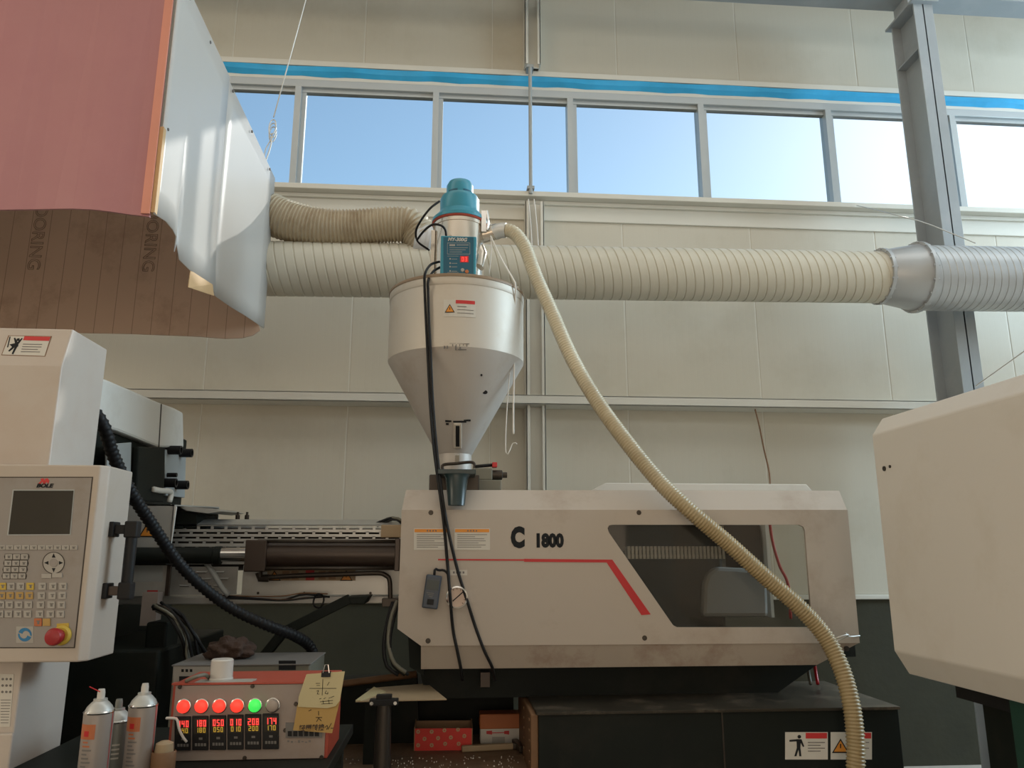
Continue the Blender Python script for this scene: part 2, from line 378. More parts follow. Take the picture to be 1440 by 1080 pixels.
b.add(V, [(4*i+j, 4*i+(j+1) % 4, 4*i+4+(j+1) % 4, 4*i+4+j) for i in range(n) for j in range(4)]+[(0, 1, 2, 3), (4*n+3, 4*n+2, 4*n+1, 4*n)])
tag(mk('trim_3', b, BLUESTRIP), kind='structure', label='bright blue film strip along the window head')
b = B(); g0 = PY(740, 575, WY).z
for q in ((0, 0, .015), (.055, .0, .012)): pass
b.box((XL, WY-.2, g0), (XR, WY, g0+.012)).box((XL, WY-.2, g0), (XR, WY-.188, g0+.075)).box((XL, WY-.2, g0+.063), (XR, WY, g0+.075))
tag(mk('trim_4', b, TRIMP, bevel=.004), kind='structure', label='pale horizontal wall girt running below the duct')
def post(n, x0, x1, z0, z1, lab):
    b = B(); y0 = WY-.15
    b.box((x0, y0, z0), (x0+.012, WY, z1)).box((x1-.012, y0, z0), (x1, WY, z1)).box((x0, y0+.06, z0), (x1, y0+.072, z1)).box((x0, y0, z0), (x0+.03, y0+.012, z1)).box((x1-.03, y0, z0), (x1, y0+.012, z1))
    tag(mk(n, b, TRIMP, bevel=.003), kind='structure', label=lab)
post('trim_5', .56, .715, DZ+.005, g0, 'wall post below the girt behind the hopper')
post('trim_6', .56, .715, g0+.075, Z0-.13, 'wall post between girt and window sill')
post('trim_7', .56, .70, Z1+.235, TOP, 'wall post above the ribbon window')
post('trim_8', -6.4, -6.25, DZ+.005, g0, 'wall post far along the wall')
# steel column and the beam it carries
cx0, cx1, cy0, cy1, ct = 3.695, 3.86, 5.2, 5.52, 5.96
col = thing('steel_column', 'grey steel H-section column standing before the ribbon window', 'column', ((cx0+cx1)/2, 5.36, 0))
mk('flange', B().box((cx0, cy0, 0), (cx1, cy0+.014, ct)), COLP, col, bevel=.002)
mk('flange', B().box((cx0, cy1-.014, 0), (cx1, cy1, ct)), COLP, col, bevel=.002)
xm = (cx0+cx1)/2; mk('web', B().box((xm-.005, cy0, 0), (xm+.005, cy1, ct)), COLP, col)
for z in (5.55, 2.6): mk('stiffener', B().box((cx0+.004, cy0+.01, z), (cx1-.004, cy1-.01, z+.012)), COLP, col)
mk('cap_plate', B().box((cx0-.03, cy0-.04, ct), (cx1+.03, cy1+.04, ct+.018)), COLP, col)
mk('base_plate', B().box((cx0-.06, cy0-.06, 0), (cx1+.06, cy1+.06, .02)), COLP, col)
mk('packer', B().box((cx0, cy0+.06, ct+.016), (cx1, cy1-.06, ct+.13)), COLP, col)
ct += .112
bm_ = thing('steel_beam', 'grey steel beam resting on the column head', 'beam', (xm, 5.36, ct+.018))
mk('bottom_flange', B().box((XL, 5.26, ct+.018), (XR, 5.46, ct+.034)), COLP, bm_)
mk('web', B().box((XL, 5.355, ct+.03), (XR, 5.365, ct+.38)), COLP, bm_)
mk('top_flange', B().box((XL, 5.26, ct+.38), (XR, 5.46, ct+.396)), COLP, bm_)
# conduit in front of the window
cp = PY(746, 200, 5.86)
c = thing('conduit_pipe', 'thin grey conduit standing upright across the ribbon window', 'pipe', (cp.x, 5.86, Z0-.06))
mk('tube', B().tube([(cp.x, 5.86, Z0-.06), (cp.x, 5.86, 5.68)], .016, 10), GREYM, c, smooth='auto')
for z in (Z0-.02, 5.66): mk('clip', B().box((cp.x-.03, 5.845, z), (cp.x+.03, 5.96, z+.025)), GREYM, c)
for k, dx in enumerate((0, .035)):
    p0 = PY(743+8*k, 280, 5.84); p1 = PY(748+9*k, 350, 5.84)
    tag(mk('cord', B().tube(spline([p0, (p0+p1)/2+Vector((.004, .0, 0)), p1, p1+Vector((.005, .02, -.3))], .05), .005, 6), STRING, loc=p1, smooth=True), ('thin white cord hanging from the sill in line with the conduit', 'thin white cord hanging from the sill over the post edge')[k], 'cord')

# ================================================================== ventilation duct
DY = 4.9
def dz(x): return 3.395+.014*(x+1.26)
duct = thing('ventilation_duct', 'long ribbed ventilation duct wrapped in film along the wall', 'duct', (1, DY, dz(1)))
def ribbed(x0, x1, R, pitch, amp, tilt, seg=36):
    b = B(); prof = []; x = x0
    while x < x1:
        prof += [(R, x), (R, x+pitch*.80), (R+amp, x+pitch*.88), (R+amp, x+pitch*.95)]; x += pitch
    prof.append((R, x)); V = []
    for r, x in prof:
        for k in range(seg):
            a = 2*math.pi*k/seg; V.append((x-tilt*R*math.sin(a), DY+r*math.cos(a), dz(x)+r*math.sin(a)))
    n = len(prof)
    b.add(V, [(i*seg+k, i*seg+(k+1) % seg, (i+1)*seg+(k+1) % seg, (i+1)*seg+k) for i in range(n-1) for k in range(seg)]+[tuple(range(seg)), tuple(range((n-1)*seg, n*seg))])
    return b
xr0 = PY(1238, 395, DY).x; xr1 = PY(1288, 395, DY).x
mk('spiral_body', ribbed(-4.5, xr0, .181, .062, -.005, .22), DUCTP, duct, smooth='auto')
b = B(); b.lathe([(.18, xr0-.01), (.185, xr0), (.236, xr1), (.236, xr1+.01)], (0, DY, dz(3.1)+.005), 40, 'X'); mk('reducer', b, DUCTM, duct, smooth='auto')
for x, r in ((xr0, .185), (xr1, .238)):
    f = mk('flange_ring', B().lathe([(r-.004, x-.012), (r+.014, x-.012), (r+.014, x+.012), (r-.004, x+.012)], (0, DY, dz(3.1)+.005), 40, 'X'), DUCTM, duct, smooth='auto')
    b = B()
    for k in range(16):
        a = 2*math.pi*k/16; b.lathe([(.007, -.02), (.007, .02)], (x, DY+(r+.007)*math.cos(a), dz(3.1)+.005+(r+.007)*math.sin(a)), 6, 'X')
    tag(mk('flange_bolts', b, DUCTM, f), kind='stuff')
mk('large_body', ribbed(xr1, 7.5, .230, .052, -.003, .12), DUCTM, duct, smooth='auto')
for x in (-3.4, -.9, 1.3, 2.6, 4.6):
    mk('wall_bracket', B().bar((x, DY+.1, dz(x)+.03), (x, WY, dz(x)+.40), .03, .03), GREYM, duct)
# branch fitting where the flexible hose joins
bx = PY(604, 330, 4.78).x
mk('branch_elbow', B().tube(spline([(bx-.03, 4.82, 3.585), (bx+.04, 4.84, 3.58), (bx+.10, 4.87, 3.53), (bx+.12, DY, 3.42)], .02), .112, 20), PLASTIC, duct, smooth='auto')
# ================================================================== exhaust hood
HX, HY0, HY1, HZ0, HZ1 = -1.2, 2.92, 4.70, 2.865, 3.99
HXL = -3.4
hood = thing('exhaust_hood', 'boxy exhaust hood of pink and white vinyl sheets with brown backing', 'hood', (-2.2, 3.8, HZ0))
# pink front sheet with a slightly wavy hem
b = B(); V = []; n = 30
for i in range(n+1):
    x = HXL+(HX-.015-HXL)*i/n; d = .006*math.sin(i*1.1); zz = HZ0+.012*math.sin(i*.55)
    V += [(x, HY0+d, zz), (x, HY0, HZ1), (x, HY0+.012, HZ1), (x, HY0+d+.012, zz)]
b.add(V, [(4*i+j, 4*i+4+j, 4*i+4+(j+1) % 4, 4*i+(j+1) % 4) for i in range(n) for j in range(4)]+[(0, 1, 2, 3), (4*n+3, 4*n+2, 4*n+1, 4*n)])
mk('front_sheet', b, PINK, hood, label='dusty pink vinyl front sheet')
mk('edge_strip', B().box((HX-.045, HY0-.006, HZ0), (HX-.012, HY0+.002, HZ1)), PINKE, hood)
mk('edge_trim', B().box((HX-.012, HY0+.004, HZ0+.01), (HX+.004, HY0+.03, 3.25)), TANB, hood)
# white side sheets: wavy hem, lower corner of the first one curling out
def sidesheet(name, hem, x, th=.004, nz=10):
    b = B(); V = []; n = len(hem)
    for (Y, zb, dx) in hem:
        for k in range(nz+1):
            f = k/nz; g = (1-f)**5; V.append((x+dx*g, Y, zb+(HZ1-zb)*f))
    m_ = nz+1; fs = [(i*m_+k, (i+1)*m_+k, (i+1)*m_+k+1, i*m_+k+1) for i in range(n-1) for k in range(nz)]
    b.add(V, fs); o = mk(name, b, WHITEV, hood, smooth=True)
    so_ = o.modifiers.new('solid', 'SOLIDIFY'); so_.thickness = th; so_.offset = 0
    return o
hem1 = []
for px_, py_, dx in ((216, 301, 0), (222, 304, 0), (233, 311, .0), (243, 323, .006), (248, 333, .008), (248, 343, .005), (245, 354, .0), (252, 365, .0), (264, 377, .004), (276, 388, .008), (290, 400, .014), (303, 413, .026)):
    p = PX(px_, py_, HX+dx); hem1.append((p.y, p.z, dx))
hem1.sort(); sidesheet('side_sheet', hem1, HX)
YS = hem1[-1][0]
hem2 = []
for px_, py_ in ((290, 404), (305, 418), (325, 432), (345, 444), (360, 454), (371, 462)):
    p = PX(px_, py_, HX-.012); hem2.append((p.y, p.z, 0))
sidesheet('side_sheet', hem2, HX-.012)
# curled tan flap
p = [PX(268, 380, HX+.004), PX(265, 404, HX+.03), PX(301, 416, HX+.05), PX(299, 400, HX+.05)]
b = B(); b.prism(p, (-.003, 0, 0)); mk('curled_flap', b, TANB, hood, label='tan back of the curled sheet corner')
# back sheet seen from inside: brown backing with a rounded, sagging lower corner
b = B(); top = []; bot = []
low = [(0, 466), (60, 467), (120, 468), (180, 469), (230, 471), (280, 473), (315, 476), (340, 475), (356, 471), (366, 464), (370, 455)]
pts = [(HXL, HZ0+.02)]+[(PY(x, y, HY1-.02).x, PY(x, y, HY1-.02).z) for x, y in low]
pts = [q for q in pts if q[0] <= HX-.004]
poly = [Vector((x, HY1-.02, z)) for x, z in pts]+[Vector((HX-.016, HY1-.02, pts[-1][1]+.03)), Vector((HX-.016, HY1-.02, HZ1)), Vector((HXL, HY1-.02, HZ1))]
b.prism(poly, (0, .012, 0)); back = mk('back_sheet', b, BROWNB, hood, label='brown printed backing of the rear vinyl sheet')
for cxp in (54, 213):
    letter('printed_lettering', 'FLOORING', .105, BROWNT, back, PY(cxp, 322 if cxp < 100 else 325, HY1-.0225), (0, 0, -1), (1, 0, 0), outline=.0011, xs=1.05)
mk('top_sheet', B().box((HXL, HY0, HZ1), (HX-.016, HY1, HZ1+.01)), WHITEV, hood)
mk('left_sheet', B().box((HXL-.01, HY0, HZ0), (HXL, HY1, HZ1)), WHITEV, hood)
b = B()
for y in (3.05, 3.35, 3.75, 4.15, 4.6): b.lathe([(.009, -.002), (.007, .006)], (HX, y, HZ1-.035), 8, 'X')
b.lathe([(.008, -.002), (.006, .006)], (HX, HY0+.05, HZ0+.4), 8, 'X')
tag(mk('screws', b, INKG, hood), kind='stuff')
# hanger wires of the hood
def wire_hang(p0, p1, lab):
    r = thing('hanging_wire', lab, 'wire', p1)
    mk('strand', B().tube([p0, p1+(p0-p1).normalized()*.02], .0045, 6), WIRE, r, smooth=True)
    b = B()
    for k in range(3):
        c_ = p1+Vector((0, 0, -.055-.02*k)); pts_ = [c_+Vector((.022*math.cos(a), .010*k+.01*math.sin(a), .06*math.sin(a))) for a in [i*math.pi/9 for i in range(19)]]
        b.tube(pts_, .004, 6)
    mk('loop', b, WIRE, r, smooth=True)
    e = Vector((HX-.05, HY1-.06, HZ1-.0))
    b = B(); b.tube(spline([p1+Vector((0, 0, -.1)), (p1+e)/2+Vector((.015, 0, -.03)), e], .02), .0055, 6); b.tube(spline([p1+Vector((.01, 0, -.12)), (p1+e)/2+Vector((-.015, 0, -.05)), e], .02), .004, 6)
    mk('tail', b, WIRE, r, smooth=True)
pw = PY(384, 168, 4.64)
wire_hang(PY(384, 168, 4.64)+(PY(430, 0, 4.64)-PY(384, 168, 4.64))*2.9 if False else pw+(PY(430, 0, 4.9)-pw)*((TOP-pw.z)/(PY(430, 0, 4.9).z-pw.z)), pw, 'thin wire with a knotted loop holding up the exhaust hood')
# flexible corrugated hose from the hood to the branch
pp = [(-1.75, 4.80, 4.02), PY(352, 288, 4.84), PY(378, 300, 4.84), PY(410, 312, 4.84), PY(450, 320, 4.84), PY(490, 321, 4.84), PY(525, 318, 4.83), PY(555, 316, 4.82), PY(578, 319, 4.82), (bx-.035, 4.82, 3.59)]
path = spline(pp, .006); N = len(path)
fh = thing('flexible_hose', 'cream corrugated flexible hose curving from hood to duct', 'hose', path[N//2])
mk('corrugated_body', B().tube(path, lambda i: (.150-.036*min(1, i/(N*.75)))+.009*math.cos(2*math.pi*i/4), 26), FLEXP, fh, smooth=True)
q = path[-1]; b = B(); b.tube(spline([q+Vector((-.05, 0, .01)), q, q+Vector((.05, 0, -.01))], .012), lambda i: .121+.003*math.sin(i*2.1), 22)
mk('plastic_collar', b, PLASTIC, fh, smooth=True)

# ================================================================== injection unit
SY = 3.4
inj = thing('injection_unit', 'ivory injection unit of a moulding machine with slanted side window', 'machine', (.78, 3.7, .94))
# front cover: polygon with a window hole (bridged outline)
outer = [(565, 717), (1191, 717), (1208, 904), (592, 908), (559, 884)]
hole = [(861, 738), (1123, 738), (1129, 741), (1131, 746), (1141, 876), (1139, 882), (952, 882), (946, 879), (856, 749), (854, 743), (856, 739)]
bm = bmesh.new()
def loop(pix, Y): 
    vs_ = [bm.verts.new(PY(x, y, Y)) for x, y in pix]; return [bm.edges.new((vs_[i], vs_[(i+1) % len(vs_)])) for i in range(len(vs_))]
E_ = loop(outer, SY)+loop(hole, SY)
bmesh.ops.triangle_fill(bm, use_beauty=True, use_dissolve=False, edges=E_)
me = bpy.data.meshes.new('front_cover'); bm.to_mesh(me); bm.free()
cov = mk('front_cover', me, IVORY, inj)
s_ = cov.modifiers.new('solid', 'SOLIDIFY'); s_.thickness = .012; s_.offset = 0
hp = [PY(x, y, SY+.008) for x, y in hole]
mk('window_pane', B().prism(hp, (0, .004, 0)), COVGLASS, inj, label='dusty clear plastic window pane')
# bevels and end sheets
TL, TR = PY(565, 717, SY), PY(1191, 717, SY); tl, tr = PY(571, 689, SY+.09), PY(1180, 690, SY+.09)
def sheet(name, pts_, off, mt=IVORY, **k): return mk(name, B().prism(pts_, off), mt, inj, **k)
sheet('top_bevel', [TL, TR, tr, tl], (0, .01, -.004))
BL, BR, bl, br = PY(592, 908, SY), PY(1208, 904, SY), PY(592, 941, SY+.03), PY(1149, 935, SY+.03)
sheet('bottom_bevel', [BL, BR, br, bl], (0, .01, 0), IVORYD)
yb = 4.35
sheet('top_sheet', [tl, tr, Vector((tr.x, SY+.45, tr.z)), Vector((tl.x, SY+.45, tl.z))], (0, 0, -.008))
Lb = PY(559, 884, SY)
sheet('end_sheet', [TL, tl, Vector((tl.x, yb, tl.z)), Vector((TL.x, yb, TL.z)), Vector((Lb.x, yb, Lb.z)), Lb], (.008, 0, 0))
sheet('end_sheet', [TR, tr, Vector((tr.x, 3.72, tr.z)), Vector((BR.x, 3.72, BR.z)), BR], (-.008, 0, 0))
# taller rear cover with bevelled ends
q0, q1, q2, q3 = PY(832, 690, 4.25), PY(852, 679, 4.25), PY(1134, 681, 4.25), PY(1142, 690, 4.25)
d0 = Vector((0, 0, -.03))
mk('rear_cover', B().prism([q0+d0, q0, q1, q2, q3, q3+d0], (0, .25, 0)), WHITEP, inj, bevel=.003)
b = B()
for x, y in ((606, 721), (898, 721), (602, 901), (906, 897), (1190, 912)): b.lathe([(.011, -.007), (.011, -.002), (.0115, .0)], PY(x, y, SY), 12, 'Y'); b.lathe([(.0045, -.009), (.0045, -.006)], PY(x, y, SY), 6, 'Y')
tag(mk('cover_screws', b, DARKST, inj), kind='stuff')
FY = SY-.0065
# lettering and stripe
letter('model_letter', 'C', .112, INK, cov, PY(728, 757, FY), (1, 0, 0), (0, 0, 1), bold=.0080, xs=.72)
letter('model_number', '1800', .075, INK, cov, PY(772, 761, FY), (1, 0, 0), (0, 0, 1), bold=.0050, xs=.84)
mk('red_stripe', frontpoly([(616, 785.8), (737, 786.4), (737, 785.8), (861, 787), (915, 864), (902, 865), (853, 791), (737, 790), (737, 788.6), (616, 788)], FY, .0012), RED, cov)
for x0 in (582, 639):
    lb = mk('instruction_label', frontpoly(rect(x0, 743, x0+50, 773.5), FY, .001), PAPERW, cov)
    mk('label_header', frontpoly(rect(x0+1, 744, x0+49, 748.5), FY-.001, .0008), ORANGE, lb)
    b = B()
    for k in range(7): 
        wd = (40, 34, 42, 25, 38, 40, 30)[(k+(x0 > 600)*2) % 7]
        for (p_, q_) in ((x0+4, x0+4+wd),): b.prism([PY(x, y, FY-.001) for x, y in rect(p_, 751.5+2.9*k, q_, 752.3+2.9*k)], (0, -.0006, 0))
    for k in range(4): b.prism([PY(x, y, FY-.0018) for x, y in rect(x0+18+4*k, 745.4, x0+20+4*k, 747.4)], (0, -.0006, 0))
    mk('label_text', b, INKG, lb)
lb = mk('small_label', frontpoly(rect(633, 801.5, 657, 809), FY, .001), PAPERW, cov)
b = B()
for k in range(4): b.prism([PY(x, y, FY-.001) for x, y in rect(637+4.5*k, 803.5, 639.5+4.5*k, 806.5)], (0, -.0006, 0))
mk('label_text', b, INKG, lb)
# gauge
gc = PY(642.5, 839.5, FY)
gg = mk('pressure_gauge', B().lathe([(.046, 0), (.046, -.028), (.040, -.030), (.040, -.022)], gc, 36, 'Y', cap=False), CHROME, cov, smooth='auto')
mk('gauge_face', B().lathe([(.041, -.020), (.041, -.022)], gc, 32, 'Y'), GAUGEF, gg)
b = B(); b.bar(gc+Vector((-.018, -.0235, -.016)), gc+Vector((.026, -.0235, .022)), .0045, .001, (0, 1, 0))
for k in range(11):
    a = math.radians(-45+27*k); b.bar(gc+Vector((.031*math.cos(a), -.0235, .031*math.sin(a))), gc+Vector((.037*math.cos(a), -.0235, .037*math.sin(a))), .002, .001, (0, 1, 0))
mk('gauge_needle', b, INK, gg)
# things seen through the window
ix0, ix1 = PY(840, 800, 3.9).x, PY(1018, 800, 3.9).x
mk('drive_housing', B().box((ix0, 3.9, 1.12), (ix1, 4.2, 1.74)), BLACKM, inj, bevel=.02)
b = B()
for k in range(26):
    p = PY(884+5.3*k, 777, 3.75); b.box((p.x-.0065, 3.74, p.z-.03), (p.x+.0065, 3.80, p.z+.03))
    b.box((p.x-.009, 3.75, p.z-.02), (p.x+.010, 3.79, p.z-.012)); b.box((p.x-.009, 3.75, p.z+.012), (p.x+.010, 3.79, p.z+.02))
ch = mk('cable_chain', b, RAWM, inj)
p0, p1 = PY(884, 777, 3.77), PY(1022, 777, 3.77)
mk('chain_core', B().box((p0.x, 3.755, p0.z-.01), (p1.x, 3.91, p0.z+.01)), BLACK, ch)
p0, p1 = PY(1018, 738, 4.12), PY(1078, 868, 4.12)
mk('motor_bracket', B().box((p0.x, 4.12, p1.z), (p1.x, 4.2, p0.z)), CYLB, inj, bevel=.004)
p0, p1 = PY(1078, 738, 4.1), PY(1083, 868, 4.1); mk('bracket_edge', B().box((p0.x, 4.08, p1.z), (p1.x, 4.2, p0.z)), TRIMP, inj)
mk('servo_motor', B().prism([PY(x, y, 3.86) for x, y in ((988, 868), (990, 822), (995, 806), (1008, 797), (1070, 800), (1080, 812), (1082, 868))], (0, .26, 0)), GREYM, inj, bevel=.02)
p0, p1 = PY(1006, 738, 3.8), PY(1018, 752, 3.8); mk('tab_plate', B().box((p0.x, 3.8, p1.z), (p1.x, 3.9, p0.z)), TRIMP, inj)
mk('red_air_hose', B().tube(spline([PY(1082, 730, 4.0), PY(1086, 760, 4.0), PY(1096, 795, 4.0), PY(1108, 822, 4.05), PY(1112, 870, 4.1)], .02), .008, 8), RED, inj, smooth=True)
p0, p1 = PY(950, 868, 3.7), PY(1142, 890, 3.7); mk('inner_floor', B().box((ix0-.02, 3.6, 1.09), (PY(1145, 880, 4).x, 4.3, 1.16)), BLACKM, inj)
# black carriage under the cover
a0, a1, a2, a3 = PY(575, 905, 3.6), PY(1150, 930, 3.6), PY(1092, 978, 3.6), PY(600, 985, 3.6)
mk('carriage', B().prism([Vector((a0.x-.0, 3.6, 1.22)), Vector((a1.x, 3.6, 1.12)), Vector((a1.x, 3.6, 1.06)), Vector((a2.x, 3.6, .935)), Vector((a3.x, 3.6, .935))], (0, .7, 0)), BLACKM, inj)
p0, p1 = PY(574, 900, 3.5), PY(596, 945, 3.5)
mk('carriage_foot', B().prism([PY(574, 896, 3.5), PY(596, 911, 3.5), PY(596, 950, 3.5), PY(576, 938, 3.5)], (0, .4, 0)), BLACKM, inj)
p = PY(682, 955, 3.55); mk('rail_stop', B().box((p.x-.02, 3.53, p.z-.03), (p.x+.02, 3.62, p.z+.03)), CYLB, inj)
# ---- barrel side: perforated guard, cylinder, rods, lower pan
GY = 3.72
gx0, gx1 = PY(238, 745, GY).x, PY(566, 745, GY).x; gz1 = PY(400, 738, GY).z
rows = [gz1-.012-.0215*k for k in range(6)]
b = B()
b.box((gx0, GY, gz1-.006), (gx1, GY+.003, gz1))
zt = gz1-.006
for k, z in enumerate(rows):
    b.box((gx0, GY, z-.0125-.009), (gx1, GY+.003, z-.009)) if k < 5 else b.box((gx0, GY, z-.06), (gx1, GY+.003, z-.009))
    x = gx0-(.031 if k % 2 else 0)
    while x < gx1:
        b.box((max(gx0, x), GY, z-.0095), (min(gx1, x+.013), GY+.003, z+.0035)) if x+.013 > gx0 else None
        x += .062
gd = mk('barrel_guard', b, RAWM, inj, label='slotted sheet metal barrel guard')
mk('guard_top', B().prism([Vector((gx0, GY, gz1)), Vector((gx1, GY, gz1)), Vector((gx1, GY+.12, gz1+.03)), Vector((gx0, GY+.12, gz1+.03))], (0, 0, -.003)), RAWM, gd)
mk('fold_line', B().box((gx0, GY-.006, rows[3]-.024), (gx1, GY+.002, rows[3]-.018)), RAWM, gd)
mk('barrel', B().lathe([(.10, -1.50), (.10, gx1+.1)], (0, GY+.16, gz1-.11), 28, 'X'), DARKST, inj, smooth='auto')
p0, p1 = PY(536, 738, GY-.005), PY(566, 756, GY-.005)
mk('felt_block', B().box((p0.x, GY-.012, p1.z), (p1.x+.02, GY, p0.z)), WOOD, inj, bevel=.004)
CYc = 3.56; cz = PY(460, 780, CYc).z
cx0_, cx1_ = PY(372, 780, CYc).x, PY(566, 780, CYc).x
cyl = mk('hydraulic_cylinder', B().lathe([(.060, cx0_-.01), (.060, cx1_-.012)], (0, CYc, cz), 32, 'X'), CYLB, inj, smooth='auto')
p0, p1 = PY(346, 759, CYc-.06), PY(373, 804, CYc-.06)
mk('cylinder_head', B().box((p0.x, CYc-.068, p1.z), (p1.x, CYc+.068, p0.z)), CYLB, cyl, bevel=.005)
mk('cylinder_flange', B().box((cx1_-.03, CYc-.07, cz-.07), (cx1_-.008, CYc+.07, cz+.07)), CYLB, cyl, bevel=.003)
b = B()
for zz in (-.058, .058):
    for yy in (-.055, .055): b.tube([(cx0_-.02, CYc+yy, cz+zz), (cx1_-.01, CYc+yy, cz+zz)], .008, 8)
tag(mk('tie_bolts', b, DARKST, cyl, smooth=True), kind='stuff')
r0, r1, r2 = PY(180, 783, CYc).x, PY(306, 783, CYc).x, PY(348, 780, CYc).x
mk('piston_rod', B().lathe([(.031, r1-.02), (.031, r2+.02)], (0, CYc, cz), 24, 'X'), CHROME, cyl, smooth='auto')
mk('rod_sleeve', B().lathe([(.035, r0-.25), (.036, r1-.015), (.040, r1-.012), (.040, r1+.015), (.028, r1+.02)], (0, CYc, cz-.004), 24, 'X'), BLACKM, cyl, smooth='auto')
# lower pan with warning stickers
PYn = 3.64
p0, p1 = PY(342, 800, PYn), PY(560, 836, PYn)
pan = mk('drip_pan', B().box((p0.x, PYn, p1.z), (p1.x+.04, PYn+.004, PY(342, 795, PYn).z)), RAWM, inj)
p2 = PY(240, 797, PYn+.05); p3 = PY(332, 836, PYn+.05)
lp = mk('louvre_panel', B().box((p2.x-.1, PYn+.05, p3.z), (p3.x, PYn+.056, p2.z)), RAWM, inj)
b = B()
for r_ in range(3):
    for k in range(3): 
        q = PY(252+24*k+6*(r_ % 2), 803+9.5*r_, PYn+.05); b.prism([q, q+Vector((.05, 0, 0)), q+Vector((.045, -.008, -.006)), q+Vector((.005, -.008, -.006))], (0, .004, -.004))
mk('louvres', b, RAWM, lp)
st = mk('warning_strip', frontpoly(rect(376, 801, 500, 816.5), PYn, .001), WOOD, pan)
mk('strip_red', frontpoly(rect(430, 802, 442, 816), PYn-.001, .0008), REDL, st)
def warn(tx, ty, s, Y, parent):
    t = mk('warning_triangle', frontpoly([(tx, ty-s), (tx+s*1.1, ty+s*.85), (tx-s*1.1, ty+s*.85)], Y, .0008), INK, parent)
    mk('triangle_fill', frontpoly([(tx, ty-s*.72), (tx+s*.85, ty+s*.68), (tx-s*.85, ty+s*.68)], Y-.0008, .0006), ORANGE, t)
    mk('triangle_mark', frontpoly([(tx-s*.09, ty-s*.3), (tx+s*.09, ty-s*.3), (tx+s*.06, ty+s*.25), (tx-s*.06, ty+s*.25)], Y-.0014, .0005), INK, t)
warn(386, 810, 8, PYn-.001, st); warn(487, 810, 8, PYn-.001, st)
for x in (397, 410, 448, 462): mk('strip_block', frontpoly(rect(x, 803, x+10, 815), PYn-.001, .0007), CARD, st)
b = B()
for x in (363, 428, 521): b.lathe([(.006, -.003), (.006, .002)], PY(x, 834, PYn), 8, 'Y')
tag(mk('pan_screws', b, DARKST, pan), kind='stuff')
rz = PY(400, 843, 3.75).z
mk('bed_rail', B().box((-1.5, 3.7, rz-.018), (-.15, 3.9, rz+.018)), RAWM, inj, bevel=.005)
# hydraulic pipe bent down at the end
mk('hydraulic_pipe', B().tube(spline([PY(371, 812, 3.55), PY(376, 812, 3.55), PY(420, 809.5, 3.55), PY(480, 807.5, 3.55), PY(530, 806, 3.55), PY(542, 809, 3.55), PY(548, 817, 3.55), PY(549, 850, 3.55)], .01), .0105, 10), DARKST, inj, smooth=True)
mk('pipe_fitting', B().tube([PY(364, 805, 3.55), PY(366, 813, 3.55), PY(378, 813, 3.55)], .017, 8), DARKST, inj, smooth='auto')
p0, p1 = PY(538, 841, 3.55), PY(562, 853, 3.55); mk('pipe_block', B().box((p0.x, 3.52, p1.z), (p1.x+.01, 3.6, p0.z)), DARKST, inj, bevel=.003)
# nozzle guard in front of the platen, with warning triangle
NY = 3.60
p0, p1 = PY(120, 709, NY), PY(240, 768, NY)
ng = mk('nozzle_guard', B().box((p0.x, NY, p1.z-.03), (p1.x, NY+.006, p0.z)).prism([Vector((p0.x, NY, p0.z)), Vector((p1.x, NY, p0.z)), Vector((p1.x+.05, NY+.5, p0.z+.02)), Vector((p0.x, NY+.5, p0.z+.02))], (0, 0, -.006)).box((p0.x, NY+.5, p1.z), (p1.x+.05, NY+.506, p0.z+.02)), RAWM, inj)
mk('guard_lip', B().prism([PY(240, 709, NY), PY(248, 712, NY), PY(244, 742, NY), PY(240, 768, NY), PY(238, 768, NY)], (0, .01, 0)), WHITEP, ng)
mk('guard_flap', B().prism([PY(250, 711, NY+.1), PY(296, 715, NY+.1), PY(312, 719, NY+.1), PY(292, 722, NY+.1), PY(262, 718, NY+.1)], (0, .4, .01)), RAWM, ng)
mk('guard_interior', B().prism([PY(246, 718, NY+.12), PY(276, 722, NY+.12), PY(277, 742, NY+.12), PY(242, 744, NY+.12)], (0, .3, 0)), BLACKM, ng)
warn(207, 746, 11, NY-.001, ng)
p0, p1 = PY(175, 795, NY), PY(236, 838, NY)
lg = mk('lower_guard', B().box((p0.x-.15, NY, p1.z), (p1.x, NY+.006, p0.z)), RAWM, inj)
mk('data_plate', frontpoly(rect(186, 796, 229, 818), NY, .0015), GREYM, lg)
mk('red_tag', frontpoly(rect(207, 830, 222, 836), NY, .0015), REDL, lg)
mk('guard_edge', B().box((PY(236, 796, NY).x, NY-.008, p1.z), (PY(241, 796, NY).x, NY+.01, p0.z)), CYLB, lg)
p0, p1 = PY(278, 731, 3.95), PY(374, 738, 3.95)
mk('rear_plate', B().box((p0.x, 3.95, p1.z-.03), (p1.x, 3.97, p0.z)), GREYM, inj)
b = B()
for x in (334, 347): q = PY(x, 730, 3.95); b.lathe([(.011, -.02), (.011, .02), (.006, .02), (.006, .035)], q, 8)
tag(mk('plate_bolts', b, DARKST, inj), kind='stuff')

